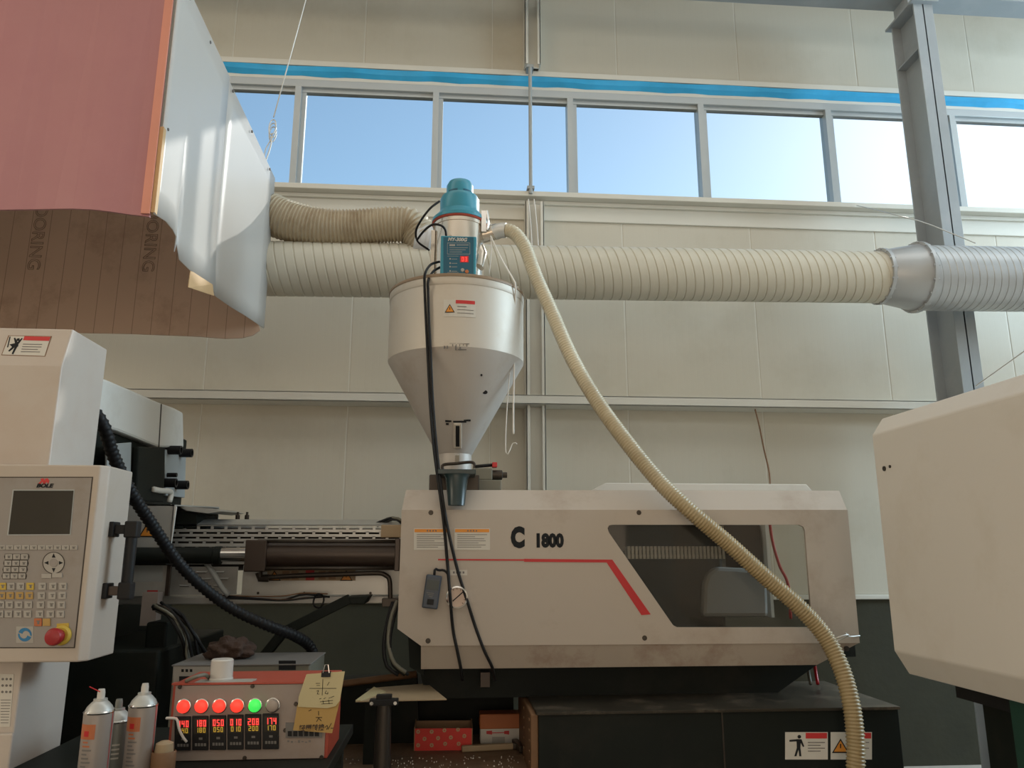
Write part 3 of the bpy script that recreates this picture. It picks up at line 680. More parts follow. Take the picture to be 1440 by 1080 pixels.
# ================================================================== platen behind the control housing
PXx = -1.5
plat = thing('clamp_platen', 'white topped steel platen of the moulding machine with black bolts', 'machine', (PXx-.2, 3.9, .7))
tp = [(140, 530), (152, 534), (180, 546), (205, 557), (228, 567), (245, 573), (258, 580), (259, 630), (222, 629), (190, 616), (165, 606), (140, 600)]
cw = [PX(x, y, PXx) for x, y in tp]
mk('top_cover', B().prism(cw, (-.35, 0, 0)), WHITEP, plat, bevel=.012)
mk('cover_joint', sidepoly([(226, 568), (227.5, 568.5), (224, 629), (222.5, 629)], PXx, .001), DARKST, plat)
p0, p1 = PX(140, 600, PXx-.04), PX(257, 690, PXx-.04)
mk('platen_body', B().box((PXx-.36, 3.15, .7), (PXx-.04, p1.y, 2.2)), BLACKM, plat, bevel=.01)
mk('platen_edge', sidepoly([(226, 632), (257, 634), (255, 700), (228, 697)], PXx-.03, .02), GREYM, plat, bevel=.004)
mk('tie_block', sidepoly([(186, 628), (224, 630), (222, 706), (182, 704)], PXx+.01, .03), BLACKM, plat, bevel=.006)
b = B()
for x, y in ((240, 633), (256, 637), (233, 679), (250, 682)):
    q = PX(x, y, PXx); mk('socket_bolt', B().lathe([(.024, -.02), (.024, .055), (.016, .055), (.016, .045)], q, 12, 'X'), BLACK, plat, smooth='auto')
mk('socket_bolt', B().lathe([(.012, -.02), (.012, .04)], PX(238, 668, PXx), 8, 'X'), BLACK, plat, smooth='auto')
mk('mount_plate', sidepoly([(148, 625), (182, 622), (180, 706), (146, 706)], PXx+.005, .01), GREYM, plat, bevel=.003)
mk('lever_bracket', B().tube(spline([PX(216, 688, PXx+.05), PX(226, 690, PXx+.05), PX(240, 692, PXx+.05), PX(238, 706, PXx+.05)], .01), .014, 8), WHITEP, plat, smooth=True)
mk('platen_foot', B().box((PXx-.3, 3.3, .7), (PXx+.35, 4.2, 1.18)), BLACKM, plat, bevel=.01)
p0, p1 = PY(200, 840, 3.5), PY(218, 880, 3.5); mk('support_leg', B().box((p0.x, 3.5, p1.z), (p1.x, 3.56, p0.z+.02)), CTRLF, plat)
mk('valve_block', B().box((PY(205, 880, 3.4).x, 3.4, PY(205, 950, 3.4).z), (PY(235, 880, 3.4).x, 3.55, PY(205, 875, 3.4).z)), BLACKM, plat, bevel=.01)

# ================================================================== black machine bed and deck
BZ = .94; BY0 = 3.25
bl_, br_ = PY(757, 988, BY0).x, PY(1262, 988, BY0).x
bed = thing('machine_bed', 'long black steel machine bed with two warning stickers', 'machine', ((bl_+br_)/2, 3.6, 0))
mk('front_plate', B().box((bl_, BY0, 0), (br_, BY0+.02, BZ-.012)), BLACKM, bed, bevel=.002)
mk('top_plate', B().box((bl_-.01, BY0-.012, BZ-.012), (br_+.005, 3.9, BZ)), DARKTOP, bed, bevel=.002, label='oily scratched black top plate')
sp_ = mk('side_plate', B().box((bl_-.03, BY0+.01, 0), (bl_, 3.85, BZ-.012)), RUST, bed, bevel=.004, label='rusty brown drilled side plate')
b = B()
for y in (BY0+.06, BY0+.30):
    for k in range(16): b.lathe([(.007, -.003), (.005, .004)], (bl_-.03, y, .3+.04*k), 6, 'X')
tag(mk('rivets', b, CARD, sp_), kind='stuff')
mk('body', B().box((bl_, BY0+.02, 0), (br_, 3.9, BZ-.012)), BLACKM, bed)
mk('seam_strip', B().box((PY(1014, 1000, BY0).x, BY0-.002, .3), (PY(1016, 1000, BY0).x, BY0, BZ-.012)), DARKST, bed)
for k, (x0, x1) in enumerate(((1104, 1164), (1168, 1226))):
    y0, y1 = 1029.5, 1068
    s_ = mk('warning_sticker', frontpoly(rect(x0, y0, x1, y1), BY0, .001), PAPERW, bed)
    mk('sticker_header', frontpoly(rect(x0+29, y0+1, x1-1, y0+9), BY0-.001, .0006), REDL, s_)
    b = B()
    for j in range(4): b.prism([PY(x, y, BY0-.001) for x, y in rect(x0+32, y0+14+4*j, x1-4-(j % 2)*6, y0+15.2+4*j)], (0, -.0005, 0))
    mk('sticker_text', b, INKG, s_)
    if k == 0:
        b = B()
        def pl(pts_): b.prism([PY(x, y, BY0-.001) for x, y in pts_], (0, -.0006, 0))
        pl(arc(x0+20, y0+6.5, 2.6, 10)); pl([(x0+16, y0+10), (x0+23, y0+10), (x0+27, y0+20), (x0+25, y0+21), (x0+22, y0+15), (x0+21.5, y0+22), (x0+16.5, y0+22)])
        pl([(x0+17, y0+10), (x0+17, y0+13), (x0+6, y0+13.5), (x0+6, y0+11)]); pl([(x0+16.5, y0+22), (x0+19.5, y0+22), (x0+16, y0+34), (x0+13, y0+34)]); pl([(x0+18.5, y0+22), (x0+21.5, y0+22), (x0+23, y0+34), (x0+20, y0+34)])
        mk('pictogram', b, INK, s_)
    else: warn(x0+14, y0+20, 11, BY0-.001, s_)
deckz = .70
dk = thing('machine_deck', 'low oily brown steel deck beside the black machine bed', 'machine', (-.6, 3.5, 0))
mk('deck_plate', B().box((-2.6, 2.95, deckz-.02), (bl_-.032, 4.4, deckz)), DECKM, dk)
mk('deck_base', B().box((-2.6, 3.0, 0), (bl_-.05, 4.4, deckz-.02)), BLACKM, dk)
# base beam of the machine behind the deck
rb = thing('base_beam', 'dark base beam with a rusty rolled edge behind the deck', 'machine', (-.6, 4.1, deckz))
mk('beam_web', B().box((-1.1, 4.0, deckz), (bl_-.04, 4.35, .93)), BLACKM, rb)
# a slanting dark edge running towards the carriage
a0, a1 = PY(478, 962, 3.85), PY(586, 948, 3.85)
mk('edge_roll', B().tube([a0+Vector((-.1, 0, -.015)), a0, a1], .016, 8), RUST, rb, smooth=True)
mk('edge_support', B().prism([a0+Vector((-.1, 0, -.02)), a1+Vector((0, 0, -.005)), Vector((a1.x+.02, a1.y, deckz)), Vector((a0.x-.1, a0.y, deckz))], (0, .1, 0)), BLACKM, rb)

# ================================================================== hopper
HC = PY(642, 400, 3.9); hx, hy = .007, 3.9; R = .352
hz_rim, hz_cyl, hz_cone, hz_neck = 2.885, 2.52, 2.045, 1.90
hop = thing('material_hopper', 'steel cone hopper mounted on the injection unit', 'hopper', (hx, hy, 1.80))
ctr = (hx, hy, 0)
mk('cylinder', B().lathe([(R, hz_cyl), (R, hz_rim-.005)], ctr, 64, cap=False), STEEL, hop, smooth='auto')
mk('rim', B().lathe([(R-.004, hz_rim-.012), (R+.006, hz_rim-.012), (R+.007, hz_rim-.004), (R+.004, hz_rim+.004), (R-.004, hz_rim+.004)], ctr, 64, cap=False), RIMD, hop, smooth='auto')
mk('rim_band', B().lathe([(R+.001, hz_rim-.05), (R+.003, hz_rim-.047), (R+.003, hz_rim-.012)], ctr, 64, cap=False), STEEL, hop, smooth='auto')
mk('lid', B().lathe([(R, hz_rim-.01), (R-.06, hz_rim+.012), (.0, hz_rim+.02)], ctr, 48, cap=False), STEEL, hop, smooth='auto')
mk('cone', B().lathe([(R, hz_cyl+.002), (R-.003, hz_cyl-.006), (.088, hz_cone)], ctr, 64, cap=False), STEELD, hop, smooth='auto')
mk('neck', B().lathe([(.086, hz_cone+.02), (.086, hz_neck)], ctr, 32, cap=False), STEELD, hop, smooth='auto')
# warning label wrapped on the drum
def wrap(px0, py0, px1, py1, Rr, mt, parent, name, th=.0015, n=6):
    a_, c_ = PY(px0, py0, hy-R), PY(px1, py1, hy-R); b = B(); V = []
    for i in range(n+1):
        x = a_.x+(c_.x-a_.x)*i/n; dy = math.sqrt(max(0, Rr*Rr-(x-hx)**2))
        for r_ in (0, th):
            for z in (c_.z, a_.z): V.append((x, hy-dy-r_, z))
    b.add(V, [(4*i+p, 4*i+4+p, 4*i+4+q, 4*i+q) for i in range(n) for p, q in ((0, 1), (2, 3), (0, 2), (1, 3))]+[(0, 1, 3, 2), (4*n, 4*n+2, 4*n+3, 4*n+1)])
    return mk(name, b, mt, parent)
wl = wrap(624, 421, 669, 446, R, PAPERW, hop, 'warning_sticker')
wrap(641, 422, 668, 427.5, R+.0015, REDL, wl, 'sticker_header', .001)
for k in range(3): wrap(643, 430.5+4.6*k, 666-(k == 0)*10, 431.8+4.6*k, R+.0015, INKG, wl, 'sticker_text', .001)
ty = hy-math.sqrt(R*R-(PY(632, 433, hy-R).x-hx)**2)-.0025
warn(632.5, 434, 6.5, ty, wl)
b = B()
for (xa, ya, xb, yb_) in ((632, 482.5, 660, 483.5), (636, 484, 637.2, 487), (641, 484, 642, 486), (646, 484, 647, 487), (651, 484, 652, 486), (656, 484, 657, 487), (624, 486, 626, 490), (628, 486, 630, 490), (640, 486, 642, 492), (646, 488, 648, 492), (644, 491, 656, 492)):
    p_, q_ = PY(xa, ya, hy-R), PY(xb, yb_, hy-R); b.box((p_.x, hy-R-.0015+(p_.x-hx)**2/(2*R), q_.z), (q_.x, hy-R+.004, p_.z))
mk('level_marking', b, INKG, hop)
# sight window on the cone
slope = Vector((0, R-.088, hz_cyl-hz_cone)); slope = Vector((0, -(R-.088), hz_cyl-hz_cone)).normalized()
def conept(x, z): r_ = .088+(R-.088)*(z-hz_cone)/(hz_cyl-hz_cone); dx = x-hx; return Vector((x, hy-math.sqrt(max(r_*r_-dx*dx, 0)), z))
def coney(px_, py_):
    z = PY(px_, py_, 3.72).z
    for _ in range(6): q = conept(PY(px_, py_, 3.72).x, z); z = PY(px_, py_, q.y).z
    return conept(PY(px_, py_, q.y).x, z)
s0, s1 = coney(643.5, 594), coney(643.5, 630)
nrm = slope.cross(Vector((1, 0, 0))); nrm = nrm if nrm.y < 0 else -nrm
b = B(); b.obox((s0+s1)/2+nrm*.006, Vector((.021, 0, 0)), (s0-s1)/2, nrm*.008); sw = mk('sight_frame', b, STEEL, hop, bevel=.006)
b = B(); b.obox((s0+s1)/2+nrm*.013, Vector((.010, 0, 0)), (s0-s1)/2*.82, nrm*.003); mk('sight_glass', b, BLACK, sw, bevel=.004)
mk('gate_strip', B().obox(coney(643, 648)+nrm*.02, Vector((.010, 0, 0)), slope*.04, nrm*.006), STEEL, hop)
b = B()
for (px_, py_, rx, rz_) in ((682, 552, .010, .010), (677, 528, .004, .006)): q = coney(px_, py_); b.add(*(lambda v, f: (v, f))([(q.x+rx*math.cos(a)*1.3, q.y-.006, q.z+rz_*math.sin(a)) for a in [i*math.pi/5 for i in range(10)]], [tuple(range(10))]))
for (xa, ya, xb, yb_) in ((626, 591, 635, 593), (637, 592, 656, 593.5), (627, 595, 631, 597), (652, 590, 662, 592)):
    q = coney((xa+xb)/2, (ya+yb_)/2); wv = (xb-xa)/1080*3.7/2; b.obox(q+nrm*.002, Vector((wv, 0, 0)), slope*.004, nrm*.003)
tag(mk('cone_marks', b, INK, hop), kind='stuff')
# throat: clamp bar, base block, drain flange and spout, small gear motor
b = B(); b.tube(spline([PY(623, 662, 3.74), PY(623, 654, 3.74), PY(640, 652, 3.74), PY(665, 650.5, 3.74), PY(667, 662, 3.74)], .008), .0075, 8); mk('clamp_bar', b, DARKST, hop, smooth=True)
mk('throat_block', B().box((hx-.115, 3.55, 1.80), (hx+.115, 4.1, hz_neck+.01)), DARKST, hop, bevel=.006)
fy = 3.46; p0, p1 = PY(616, 661.5, fy), PY(668.5, 669, fy)
mk('drain_flange', B().box((p0.x, fy-.06, p1.z), (p1.x, 3.6, p0.z)), BLACKG, hop, bevel=.003)
sx = PY(642, 690, fy).x
b = B(); z0_, z1_ = PY(642, 668, fy).z, PY(642, 711, fy-.08).z
V = []; seg = 28; prof = [(.062, 0), (.050, .12), (.036, 1.0), (.030, 1.0), (.042, .12)]
for r_, f_ in prof:
    for k in range(seg):
        a = 2*math.pi*k/seg; V.append((sx+r_*math.cos(a), fy-.03-.055*f_+r_*math.sin(a)*.9, z0_+(z1_-z0_)*f_))
b.add(V, [(i*seg+k, i*seg+(k+1) % seg, (i+1)*seg+(k+1) % seg, (i+1)*seg+k) for i in range(4) for k in range(seg)])
mk('drain_spout', b, BLACKG, hop, smooth='auto', label='black tapered drain spout')
b = B()
for k in (-1, 1): b.prism([(sx+k*.055, fy-.05, z0_), (sx+k*.038, fy-.05, z0_), (sx+k*.034, fy-.07, z0_-.09)], (0, .006, 0))
mk('spout_ribs', b, BLACKG, hop)
p0, p1 = PY(670, 659, 3.75), PY(692, 676, 3.75)
gm = mk('valve_motor', B().box((p0.x-.02, 3.72, p1.z), (p1.x, 3.82, p0.z)), CABLEG, hop, bevel=.006)
p2, p3 = PY(670, 676, 3.75), PY(704, 687, 3.75); mk('motor_base', B().box((p2.x-.02, 3.70, 1.80), (p3.x, 3.84, p2.z)), CABLEG, gm, bevel=.004)
p4 = PY(700, 668, 3.75); mk('motor_end', B().lathe([(.024, -.04), (.024, .02), (.014, .025), (.014, .045)], p4, 16, 'X'), DARKST, gm, smooth='auto')
p5, p6 = PY(668, 656, 3.74), PY(692, 654, 3.74); mk('handle_rod', B().tube([p5, p6], .008, 8), BLACK, gm, smooth=True)
mk('red_tip', B().box((p6.x, 3.72, p6.z-.012), (p6.x+.024, 3.76, p6.z+.012)), REDL, gm, bevel=.003)
b = B(); q = PY(606, 681, 3.6); b.tube([q, q+Vector((.06, .05, 0))], .008, 8); mk('throat_bolt', b, DARKST, hop)

# ================================================================== vacuum loader on the hopper
lx, ly = PY(646, 330, 3.9).x, 3.9
vl = thing('vacuum_loader', 'teal topped vacuum loader with control box on the hopper lid', 'loader', (lx, ly, hz_rim+.02))
lc = (lx, ly, 0); zb0 = hz_rim+.015
def zat(y, d=0): return PY(646, y, ly-d).z
z_top = zat(303, .14); 
mk('body', B().lathe([(.138, zb0), (.138, z_top-.02), (.142, z_top-.02), (.142, z_top)], lc, 48), SILVER, vl, smooth='auto')
mk('seal_ring', B().lathe([(.146, z_top), (.150, z_top+.006), (.146, z_top+.014)], lc, 48), REDORANGE, vl, smooth='auto')
zf = z_top+.012
mk('motor_flange', B().lathe([(.150, zf), (.148, zf+.018), (.118, zf+.05), (.112, zf+.06)], lc, 48), TEAL, vl, smooth='auto')
zc = zf+.055; ztop = zat(249, .05); hcap = ztop-zc
mc = mk('motor_cover', B().lathe([(.107, zc), (.107, zc+hcap*.40), (.098, zc+hcap*.50), (.075, zc+hcap*.505), (.075, zc+hcap*.60), (.074, zc+hcap*.62), (.074, zc+hcap*.82), (.062, zc+hcap*.94), (.035, zc+hcap), (.002, zc+hcap*1.01)], lc, 48), TEAL, vl, smooth='auto')
b = B(); zs = zc+hcap*.56
for a0_ in (-2.5, -1.35):
    V = []
    for i in range(9):
        a = a0_+(.75*i/8)
        for r_ in (.070, .0765):
            for dzz in (-.010, .010): V.append((lx+r_*math.cos(a), ly+r_*math.sin(a), zs+dzz))
    b.add(V, [(4*i+p, 4*i+4+p, 4*i+4+q, 4*i+q) for i in range(8) for p, q in ((0, 1), (2, 3), (0, 2), (1, 3))]+[(0, 1, 3, 2), (32, 34, 35, 33)])
mk('air_slots', b, TEALD, mc)
# control box
by = ly-.19
p0, p1 = PY(620, 331, by), PY(669.5, 387, by)
cb = mk('control_box', B().box((p0.x, by, p1.z-.01), (p1.x, by+.07, p0.z)), TEAL, vl, bevel=.005)
mk('box_face', frontpoly(rect(623.5, 333.5, 666, 386), by, .0012), TEALD, cb)
letter('model_name', 'MY-300G', .026, PAPERW, cb, PY(643, 337, by-.0018), (1, 0, 0), (0, 0, 1), bold=.0008, shear=.25, xs=.95)
b = B()
for (xa, ya, xb, yb_) in ((629, 341.5, 661, 342), (629, 357, 661, 357.5), (629, 341.5, 629.4, 357.5), (660.6, 341.5, 661, 357.5), (632, 343.5, 640, 346), (642, 344, 659, 345), (632, 348, 658, 348.6), (632, 351, 655, 351.6), (632, 354, 650, 354.6),
                          (629, 360, 645, 360.4), (629, 383, 645, 383.4), (632, 363, 634, 365), (635, 364, 643, 364.6), (632, 369, 634, 371), (635, 370, 643, 370.6), (632, 374, 634, 376), (635, 375, 643, 375.6), (632, 380, 634, 382), (635, 381, 643, 381.6)):
    b.prism([PY(x, y, by-.0012) for x, y in rect(xa, ya, xb, yb_)], (0, -.0006, 0))
mk('box_print', b, KEYW, cb)
ds = mk('display', frontpoly(rect(647, 360, 659, 369), by-.0012, .001), REDL, cb)
for x, r_ in ((650.5, .009), (656.5, .009)): mk('knob', B().lathe([(.009, -.006), (.010, .0)], PY(x, 380 if x < 655 else 382, by-.001), 14, 'Y'), KEYW if x < 655 else CARDO, cb, smooth='auto')
# seven segment digits
SEG = {'0': 'abcdef', '1': 'bc', '2': 'abged', '3': 'abgcd', '4': 'fgbc', '5': 'afgcd', '6': 'afgedc', '7': 'abc', '8': 'abcdefg', '9': 'abcdfg', ' ': ''}
def seven(txt, cx, cy, w_, h_, Y, mt, parent, name='digits'):
    b = B(); t = h_*.13; n = len(txt); pitch = w_/n; dw = pitch*.68
    for i, ch in enumerate(txt):
        x0 = cx-w_/2+pitch*(i+.16); x1 = x0+dw; y0 = cy-h_/2; y1 = cy+h_/2; ym = cy
        R_ = dict(a=(x0, y0, x1, y0+t), d=(x0, y1-t, x1, y1), g=(x0, ym-t/2, x1, ym+t/2), f=(x0, y0, x0+t, ym), b=(x1-t, y0, x1, ym), e=(x0, ym, x0+t, y1), c=(x1-t, ym, x1, y1))
        for s in SEG[ch]: b.prism([PY(x, y, Y) for x, y in rect(*R_[s])], (0, -.0006, 0))
    return mk(name, b, mt, parent)
seven('03', 653, 364.5, 9, 6, by-.0022, DIGR, ds)
# clamp, side bracket, outlet spigot, lower spigot
mk('side_bracket', B().box((lx-.150, ly-.06, zb0+.05), (lx-.128, ly+.02, z_top-.05)), SILVER, vl, bevel=.003)
b = B(); q = PY(680, 312, ly-.08); b.box((q.x-.012, q.y-.012, q.z-.06), (q.x+.014, q.y+.012, q.z+.06)); b.tube([q+Vector((.02, -.01, -.05)), q+Vector((.026, -.012, 0)), q+Vector((.016, -.01, .06))], .006, 6); mk('toggle_clamp', b, CHROME, vl)
mk('suction_spigot', B().tube([(lx+.10, ly-.02, zat(334)), PY(684, 330, ly-.03), PY(700, 325, ly-.04)], .042, 20), SILVER, vl, smooth='auto')
mk('lower_spigot', B().tube([(lx+.09, ly-.03, zat(345)), PY(676, 358, ly-.06), PY(671, 376, ly-.08)], .035, 16), SILVER, vl, smooth='auto')
mk('ring_latch', B().tube([PY(683, 304, ly)+Vector((.0, .02, 0)), PY(690, 318, ly), PY(688, 334, ly)], .010, 8), SILVER, vl, smooth=True)

# ================================================================== suction hose
hp_ = [PY(694, 328, 3.86), PY(706, 324, 3.84), PY(722, 327, 3.82), PY(738, 347, 3.80), PY(752, 385, 3.78), PY(775, 437, 3.74), PY(805, 505, 3.68), PY(840, 565, 3.60), PY(880, 620, 3.50), PY(925, 675, 3.40), PY(970, 718, 3.33), PY(1025, 765, 3.32), PY(1080, 815, 3.31), PY(1125, 855, 3.29), PY(1160, 895, 3.26), PY(1183, 940, 3.21), PY(1197, 990, 3.17), PY(1203, 1040, 3.15), PY(1203, 1085, 3.14), PY(1200, 1140, 3.14), PY(1196, 1250, 3.14)]
path = spline(hp_, .0033)
hz_end = path[-1].z; stained(HOSEM, (.56, .47, .32), 1.5-hz_end, 2.7-hz_end)
sh = thing('suction_hose', 'yellowed ribbed suction hose hanging from loader to machine bed', 'hose', path[-1])
mk('ribbed_body', B().tube(path, lambda i: .0345+.0029*math.cos(math.pi*i/2), 16), HOSEM, sh, smooth=True)
i0 = 6; mk('end_collar', B().tube(path[2:26:4], .041, 18), WIRE, sh, smooth='auto')
# wire tie that holds the hose to the cover corner
b = B(); c_ = PY(1180, 898, 3.27); t_ = (PY(1183, 940, 3.21)-PY(1160, 895, 3.26)).normalized(); u_ = t_.orthogonal().normalized(); v_ = t_.cross(u_)
b.tube([c_+(u_*math.cos(a)+v_*math.sin(a))*.041 for a in [i*math.pi/10 for i in range(21)]], .003, 6)
b.tube(spline([c_+Vector((.036, .01, .02)), PY(1195, 895, 3.36), PY(1209, 894, 3.39)], .02), .003, 6)
tag(mk('tie_wire', b, WIRE, loc=c_, smooth=True), 'thin wire tying the suction hose to the ivory cover', 'wire')

# ================================================================== cables and strings
def cable(name, pts, r, mt, label, cat='cable', group=None, step=.02, seg=8):
    P = spline(pts, step); return tag(mk(name, B().tube(P, r, seg), mt, loc=P[-1], smooth=True), label, cat, group)
def hf(px_, py_, d=.012):   # on the hopper skin
    Y = 3.6
    for _ in range(5):
        p_ = PY(px_, py_, Y); r_ = R+.008 if p_.z > hz_cyl else R
        Y = hy-math.sqrt(max(r_*r_-(p_.x-hx)**2, .0001))-d
    return PY(px_, py_, Y)
cable('power_cable', [PY(618, 368, ly-.16), PY(606, 372, ly-.2), hf(598, 384, .02), hf(597, 400), hf(599, 450), hf(602, 510), PY(605, 570, 3.54), PY(610, 630, 3.48), PY(618, 690, 3.39), PY(624, 735, 3.38), PY(629, 790, 3.38), PY(633, 840, 3.35), PY(637, 885, 3.38), PY(643, 915, 3.38), PY(648, 940, 3.40), PY(650, 956, 3.44)], .0065, BLACK, 'black cable falling from loader straight over the pressure gauge')
cable('power_cable', [PY(619, 376, ly-.16), PY(609, 382, ly-.2), hf(602, 395, .02), hf(602, 410), hf(603, 450), hf(606, 510), PY(609, 570, 3.54), PY(614, 630, 3.48), PY(621, 690, 3.385), PY(629, 740, 3.375), PY(643, 800, 3.375), PY(657, 845, 3.37), PY(668, 880, 3.38), PY(681, 915, 3.38), PY(692, 938, 3.41), PY(696, 956, 3.46)], .0065, BLACK, 'black cable falling from loader, slanting away across the ivory cover')
cable('sensor_cable', [PY(618, 283, ly-.1), PY(605, 293, ly-.12), PY(592, 310, ly-.1), PY(585, 325, ly-.05), PY(588, 340, ly), PY(604, 352, ly+.05)], .006, BLACK, 'black cable looping from the teal motor cover', step=.012)
cable('sensor_cable', [PY(586, 338, ly-.1), PY(596, 325, ly-.16), PY(608, 316, ly-.19), PY(620, 317, ly-.19), PY(626, 323, ly-.17), PY(627.5, 332, ly-.15)], .006, BLACK, 'black cable plugged into top of loader control box', step=.012)
# pendant switch box hung on its cord
pc = PY(607.5, 832, 3.365)
pd = thing('pendant_switch', 'blue-grey pendant switch box hanging on the ivory cover', 'switch', pc)
ang = math.radians(-7); ux = Vector((math.cos(ang), 0, math.sin(ang))); uz = Vector((-math.sin(ang), 0, math.cos(ang))) if False else Vector((math.sin(-ang), 0, math.cos(ang)))
mk('case', B().obox(pc, ux*.033, Vector((0, .026, 0)), uz*.068), REMOTE, pd, bevel=.006)
mk('case_band', B().obox(pc+uz*.028+Vector((0, -.0265, 0)), ux*.026, Vector((0, .001, 0)), uz*.020), BLACKG, pd)
mk('button', B().obox(pc-uz*.040+Vector((0, -.028, 0)), ux*.014, Vector((0, .004, 0)), uz*.011), BLACK, pd, bevel=.002)
b = B()
for k in range(3): b.obox(pc-uz*(.005+.007*k)-ux*(.006-.002*k)+Vector((0, -.0265, 0)), ux*(.016-.004*k), Vector((0, .0006, 0)), uz*.0015)
mk('case_print', b, INKG, pd)
top_ = pc+uz*.068
mk('cord', B().tube(spline([top_, top_+uz*.025, PY(617, 802, 3.375), PY(624, 802, 3.375), PY(630, 808, 3.375), PY(632, 825, 3.36)], .01), .0055, 8), BLACK, pd, smooth=True)
# white strings on the loader
cable('string', [PY(690, 332, ly-.08), PY(691, 352, ly-.1), PY(688, 386, ly-.12)], .003, STRING, 'white string tied to the loader spigot, hanging straight', 'string')
cable('string', [PY(690, 332, ly-.09), PY(704, 362, ly-.14), PY(720, 390, ly-.22), PY(725, 404, ly-.22), PY(723.5, 450, ly-.17), PY(723, 520, ly-.16), PY(722, 570, ly-.16), PY(722, 610, ly-.16)], .0045, STRING, 'white string slanting from loader down the hopper side', 'string')
cable('string', [PY(728, 403, ly-.16), PY(722, 470, ly-.16), PY(714, 560, ly-.14), PY(711, 620, ly-.14), PY(713, 640, ly-.14), PY(722, 622, ly-.14), PY(727, 625, ly-.14)], .0025, STRING, 'thin frayed string dangling beside the hopper cone', 'string')
cable('knotted_string', [PY(1062, 576, 5.82), PY(1068, 600, 5.6), PY(1074, 630, 5.4), PY(1081, 660, 5.2), PY(1083, 680, 5.0), PY(1083, 692, 4.45)], .006, RUST, 'brown cord with a knot hanging behind the ivory cover', 'string')
cable('guy_wire', [PY(1205, 289, 5.86), PY(1235, 296, 5.5), PY(1262, 303, 5.15), PY(1300, 313, 5.12), PY(1340, 329, 5.08), PY(1360, 337, 5.0), PY(1372, 342, 4.93)], .004, WIRE, 'thin wire running from window sill past the column to duct', 'wire', step=.1)
# black ribbed conduit from the housing across the rods
path = spline([PY(105, 560, 2.6), PY(128, 575, 2.6), PY(146, 600, 2.62), PY(160, 642, 2.68), PY(183, 690, 2.78), PY(214, 738, 2.9), PY(250, 790, 3.02), PY(287, 827, 3.1), PY(330, 858, 3.16), PY(375, 879, 3.2), PY(412, 893, 3.28), PY(434, 907, 3.36), PY(443, 926, 3.38), PY(444, 950, 3.39), PY(442, 985, 3.39), PY(441, 1040, 3.39)], .006)
tag(mk('ribbed_conduit', B().tube(path, lambda i: .0205+.0025*math.cos(2*math.pi*i/3), 12), RUBBER, loc=path[-1], smooth=True), 'thick black ribbed conduit sagging past the control panel', 'conduit')
# dark diagonal strut
st_ = thing('diagonal_strut', 'black diagonal flat strut below the barrel guard', 'strut', PY(380, 905, 3.5))
a_, c_ = PY(378, 908, 3.5), PY(492, 842, 3.5)
mk('arm', B().bar(a_+Vector((-.08, 0, -.12)), PY(403, 884, 3.5), .05, .04, (0, 0, 1)).bar(PY(396, 890, 3.5), c_, .05, .042, (0, 0, 1)), BLACKM, st_, bevel=.004)
mk('end_pad', B().prism([PY(486, 840, 3.48), PY(492, 850, 3.48), PY(512, 850, 3.48), PY(519, 838, 3.48)], (0, .18, 0)), BLACKM, st_, bevel=.004)
# cable bundles
def bundle(name, ctrl, n, r, spread, mts, label):
    root = thing(name, label, 'cables', ctrl[-1])
    for k in range(n):
        o_ = Vector((random.uniform(-1, 1), random.uniform(-1, 1), random.uniform(-.5, .5)))*spread
        pts = [q+o_*(.5+.9*i/len(ctrl))+Vector((random.uniform(-1, 1), random.uniform(-1, 1), random.uniform(-1, 1)))*spread*.35 for i, q in enumerate(ctrl)]
        mk('cable', B().tube(spline(pts, .03), r*random.uniform(.7, 1.2), 7), mts[k % len(mts)], root, smooth=True)
    return root
bundle('cable_bundle', [PY(222, 852, 3.4), PY(245, 862, 3.38), PY(262, 890, 3.35), PY(272, 925, 3.38), PY(285, 960, 3.40)], 12, .008, .035, [BLACK, CABLEG, DARKST], 'loose dark bundle of cables hanging under the nozzle guard')
bundle('cable_bundle', [PY(556, 846, 3.5), PY(548, 872, 3.48), PY(544, 905, 3.46), PY(549, 935, 3.44), PY(566, 949, 3.44)], 5, .008, .018, [BLACK, CABLEG], 'tied cables hanging down beside the ivory cover end')
b3 = bundle('cable_bundle', [PY(300, 838, 3.58), PY(350, 840, 3.57), PY(400, 843, 3.56), PY(430, 838, 3.56), PY(465, 838, 3.58)], 4, .004, .02, [BLACK, RUST], 'thin thermocouple wires strung below the drip pan')
mk('coil', B().tube([PY(448, 845, 3.55)+Vector((.022*math.cos(a), .01*math.sin(3*a), .03*math.sin(a))) for a in [i*.35 for i in range(45)]], .004, 6), BLACK, b3, smooth=True)
cable('grey_strap', [PY(290, 792, 3.59), PY(300, 806, 3.58), PY(312, 826, 3.57), PY(322, 838, 3.57)], .012, GREYM, 'short grey hose slanting across the louvred panel', 'hose')
bundle('cable_bundle', [PY(566, 735, 3.75), PY(556, 729, 3.76), PY(545, 731, 3.78), PY(532, 737, 3.8)], 5, .006, .012, [BLACK, CABLEG], 'black wires tucked behind the felt block at the cover end')
# hoses under the right end of the cover
for k, (x, mt_, lab) in enumerate(((1137, CABLEG, 'thin grey hose under the ivory cover beside a red one'), (1147, RED, 'thin red air hose dropping under the ivory cover'))):
    cable('air_hose', [PY(x-2, 928, 3.75), PY(x, 945, 3.74), PY(x+3, 962, 3.7)], .008, mt_, lab, 'hose')

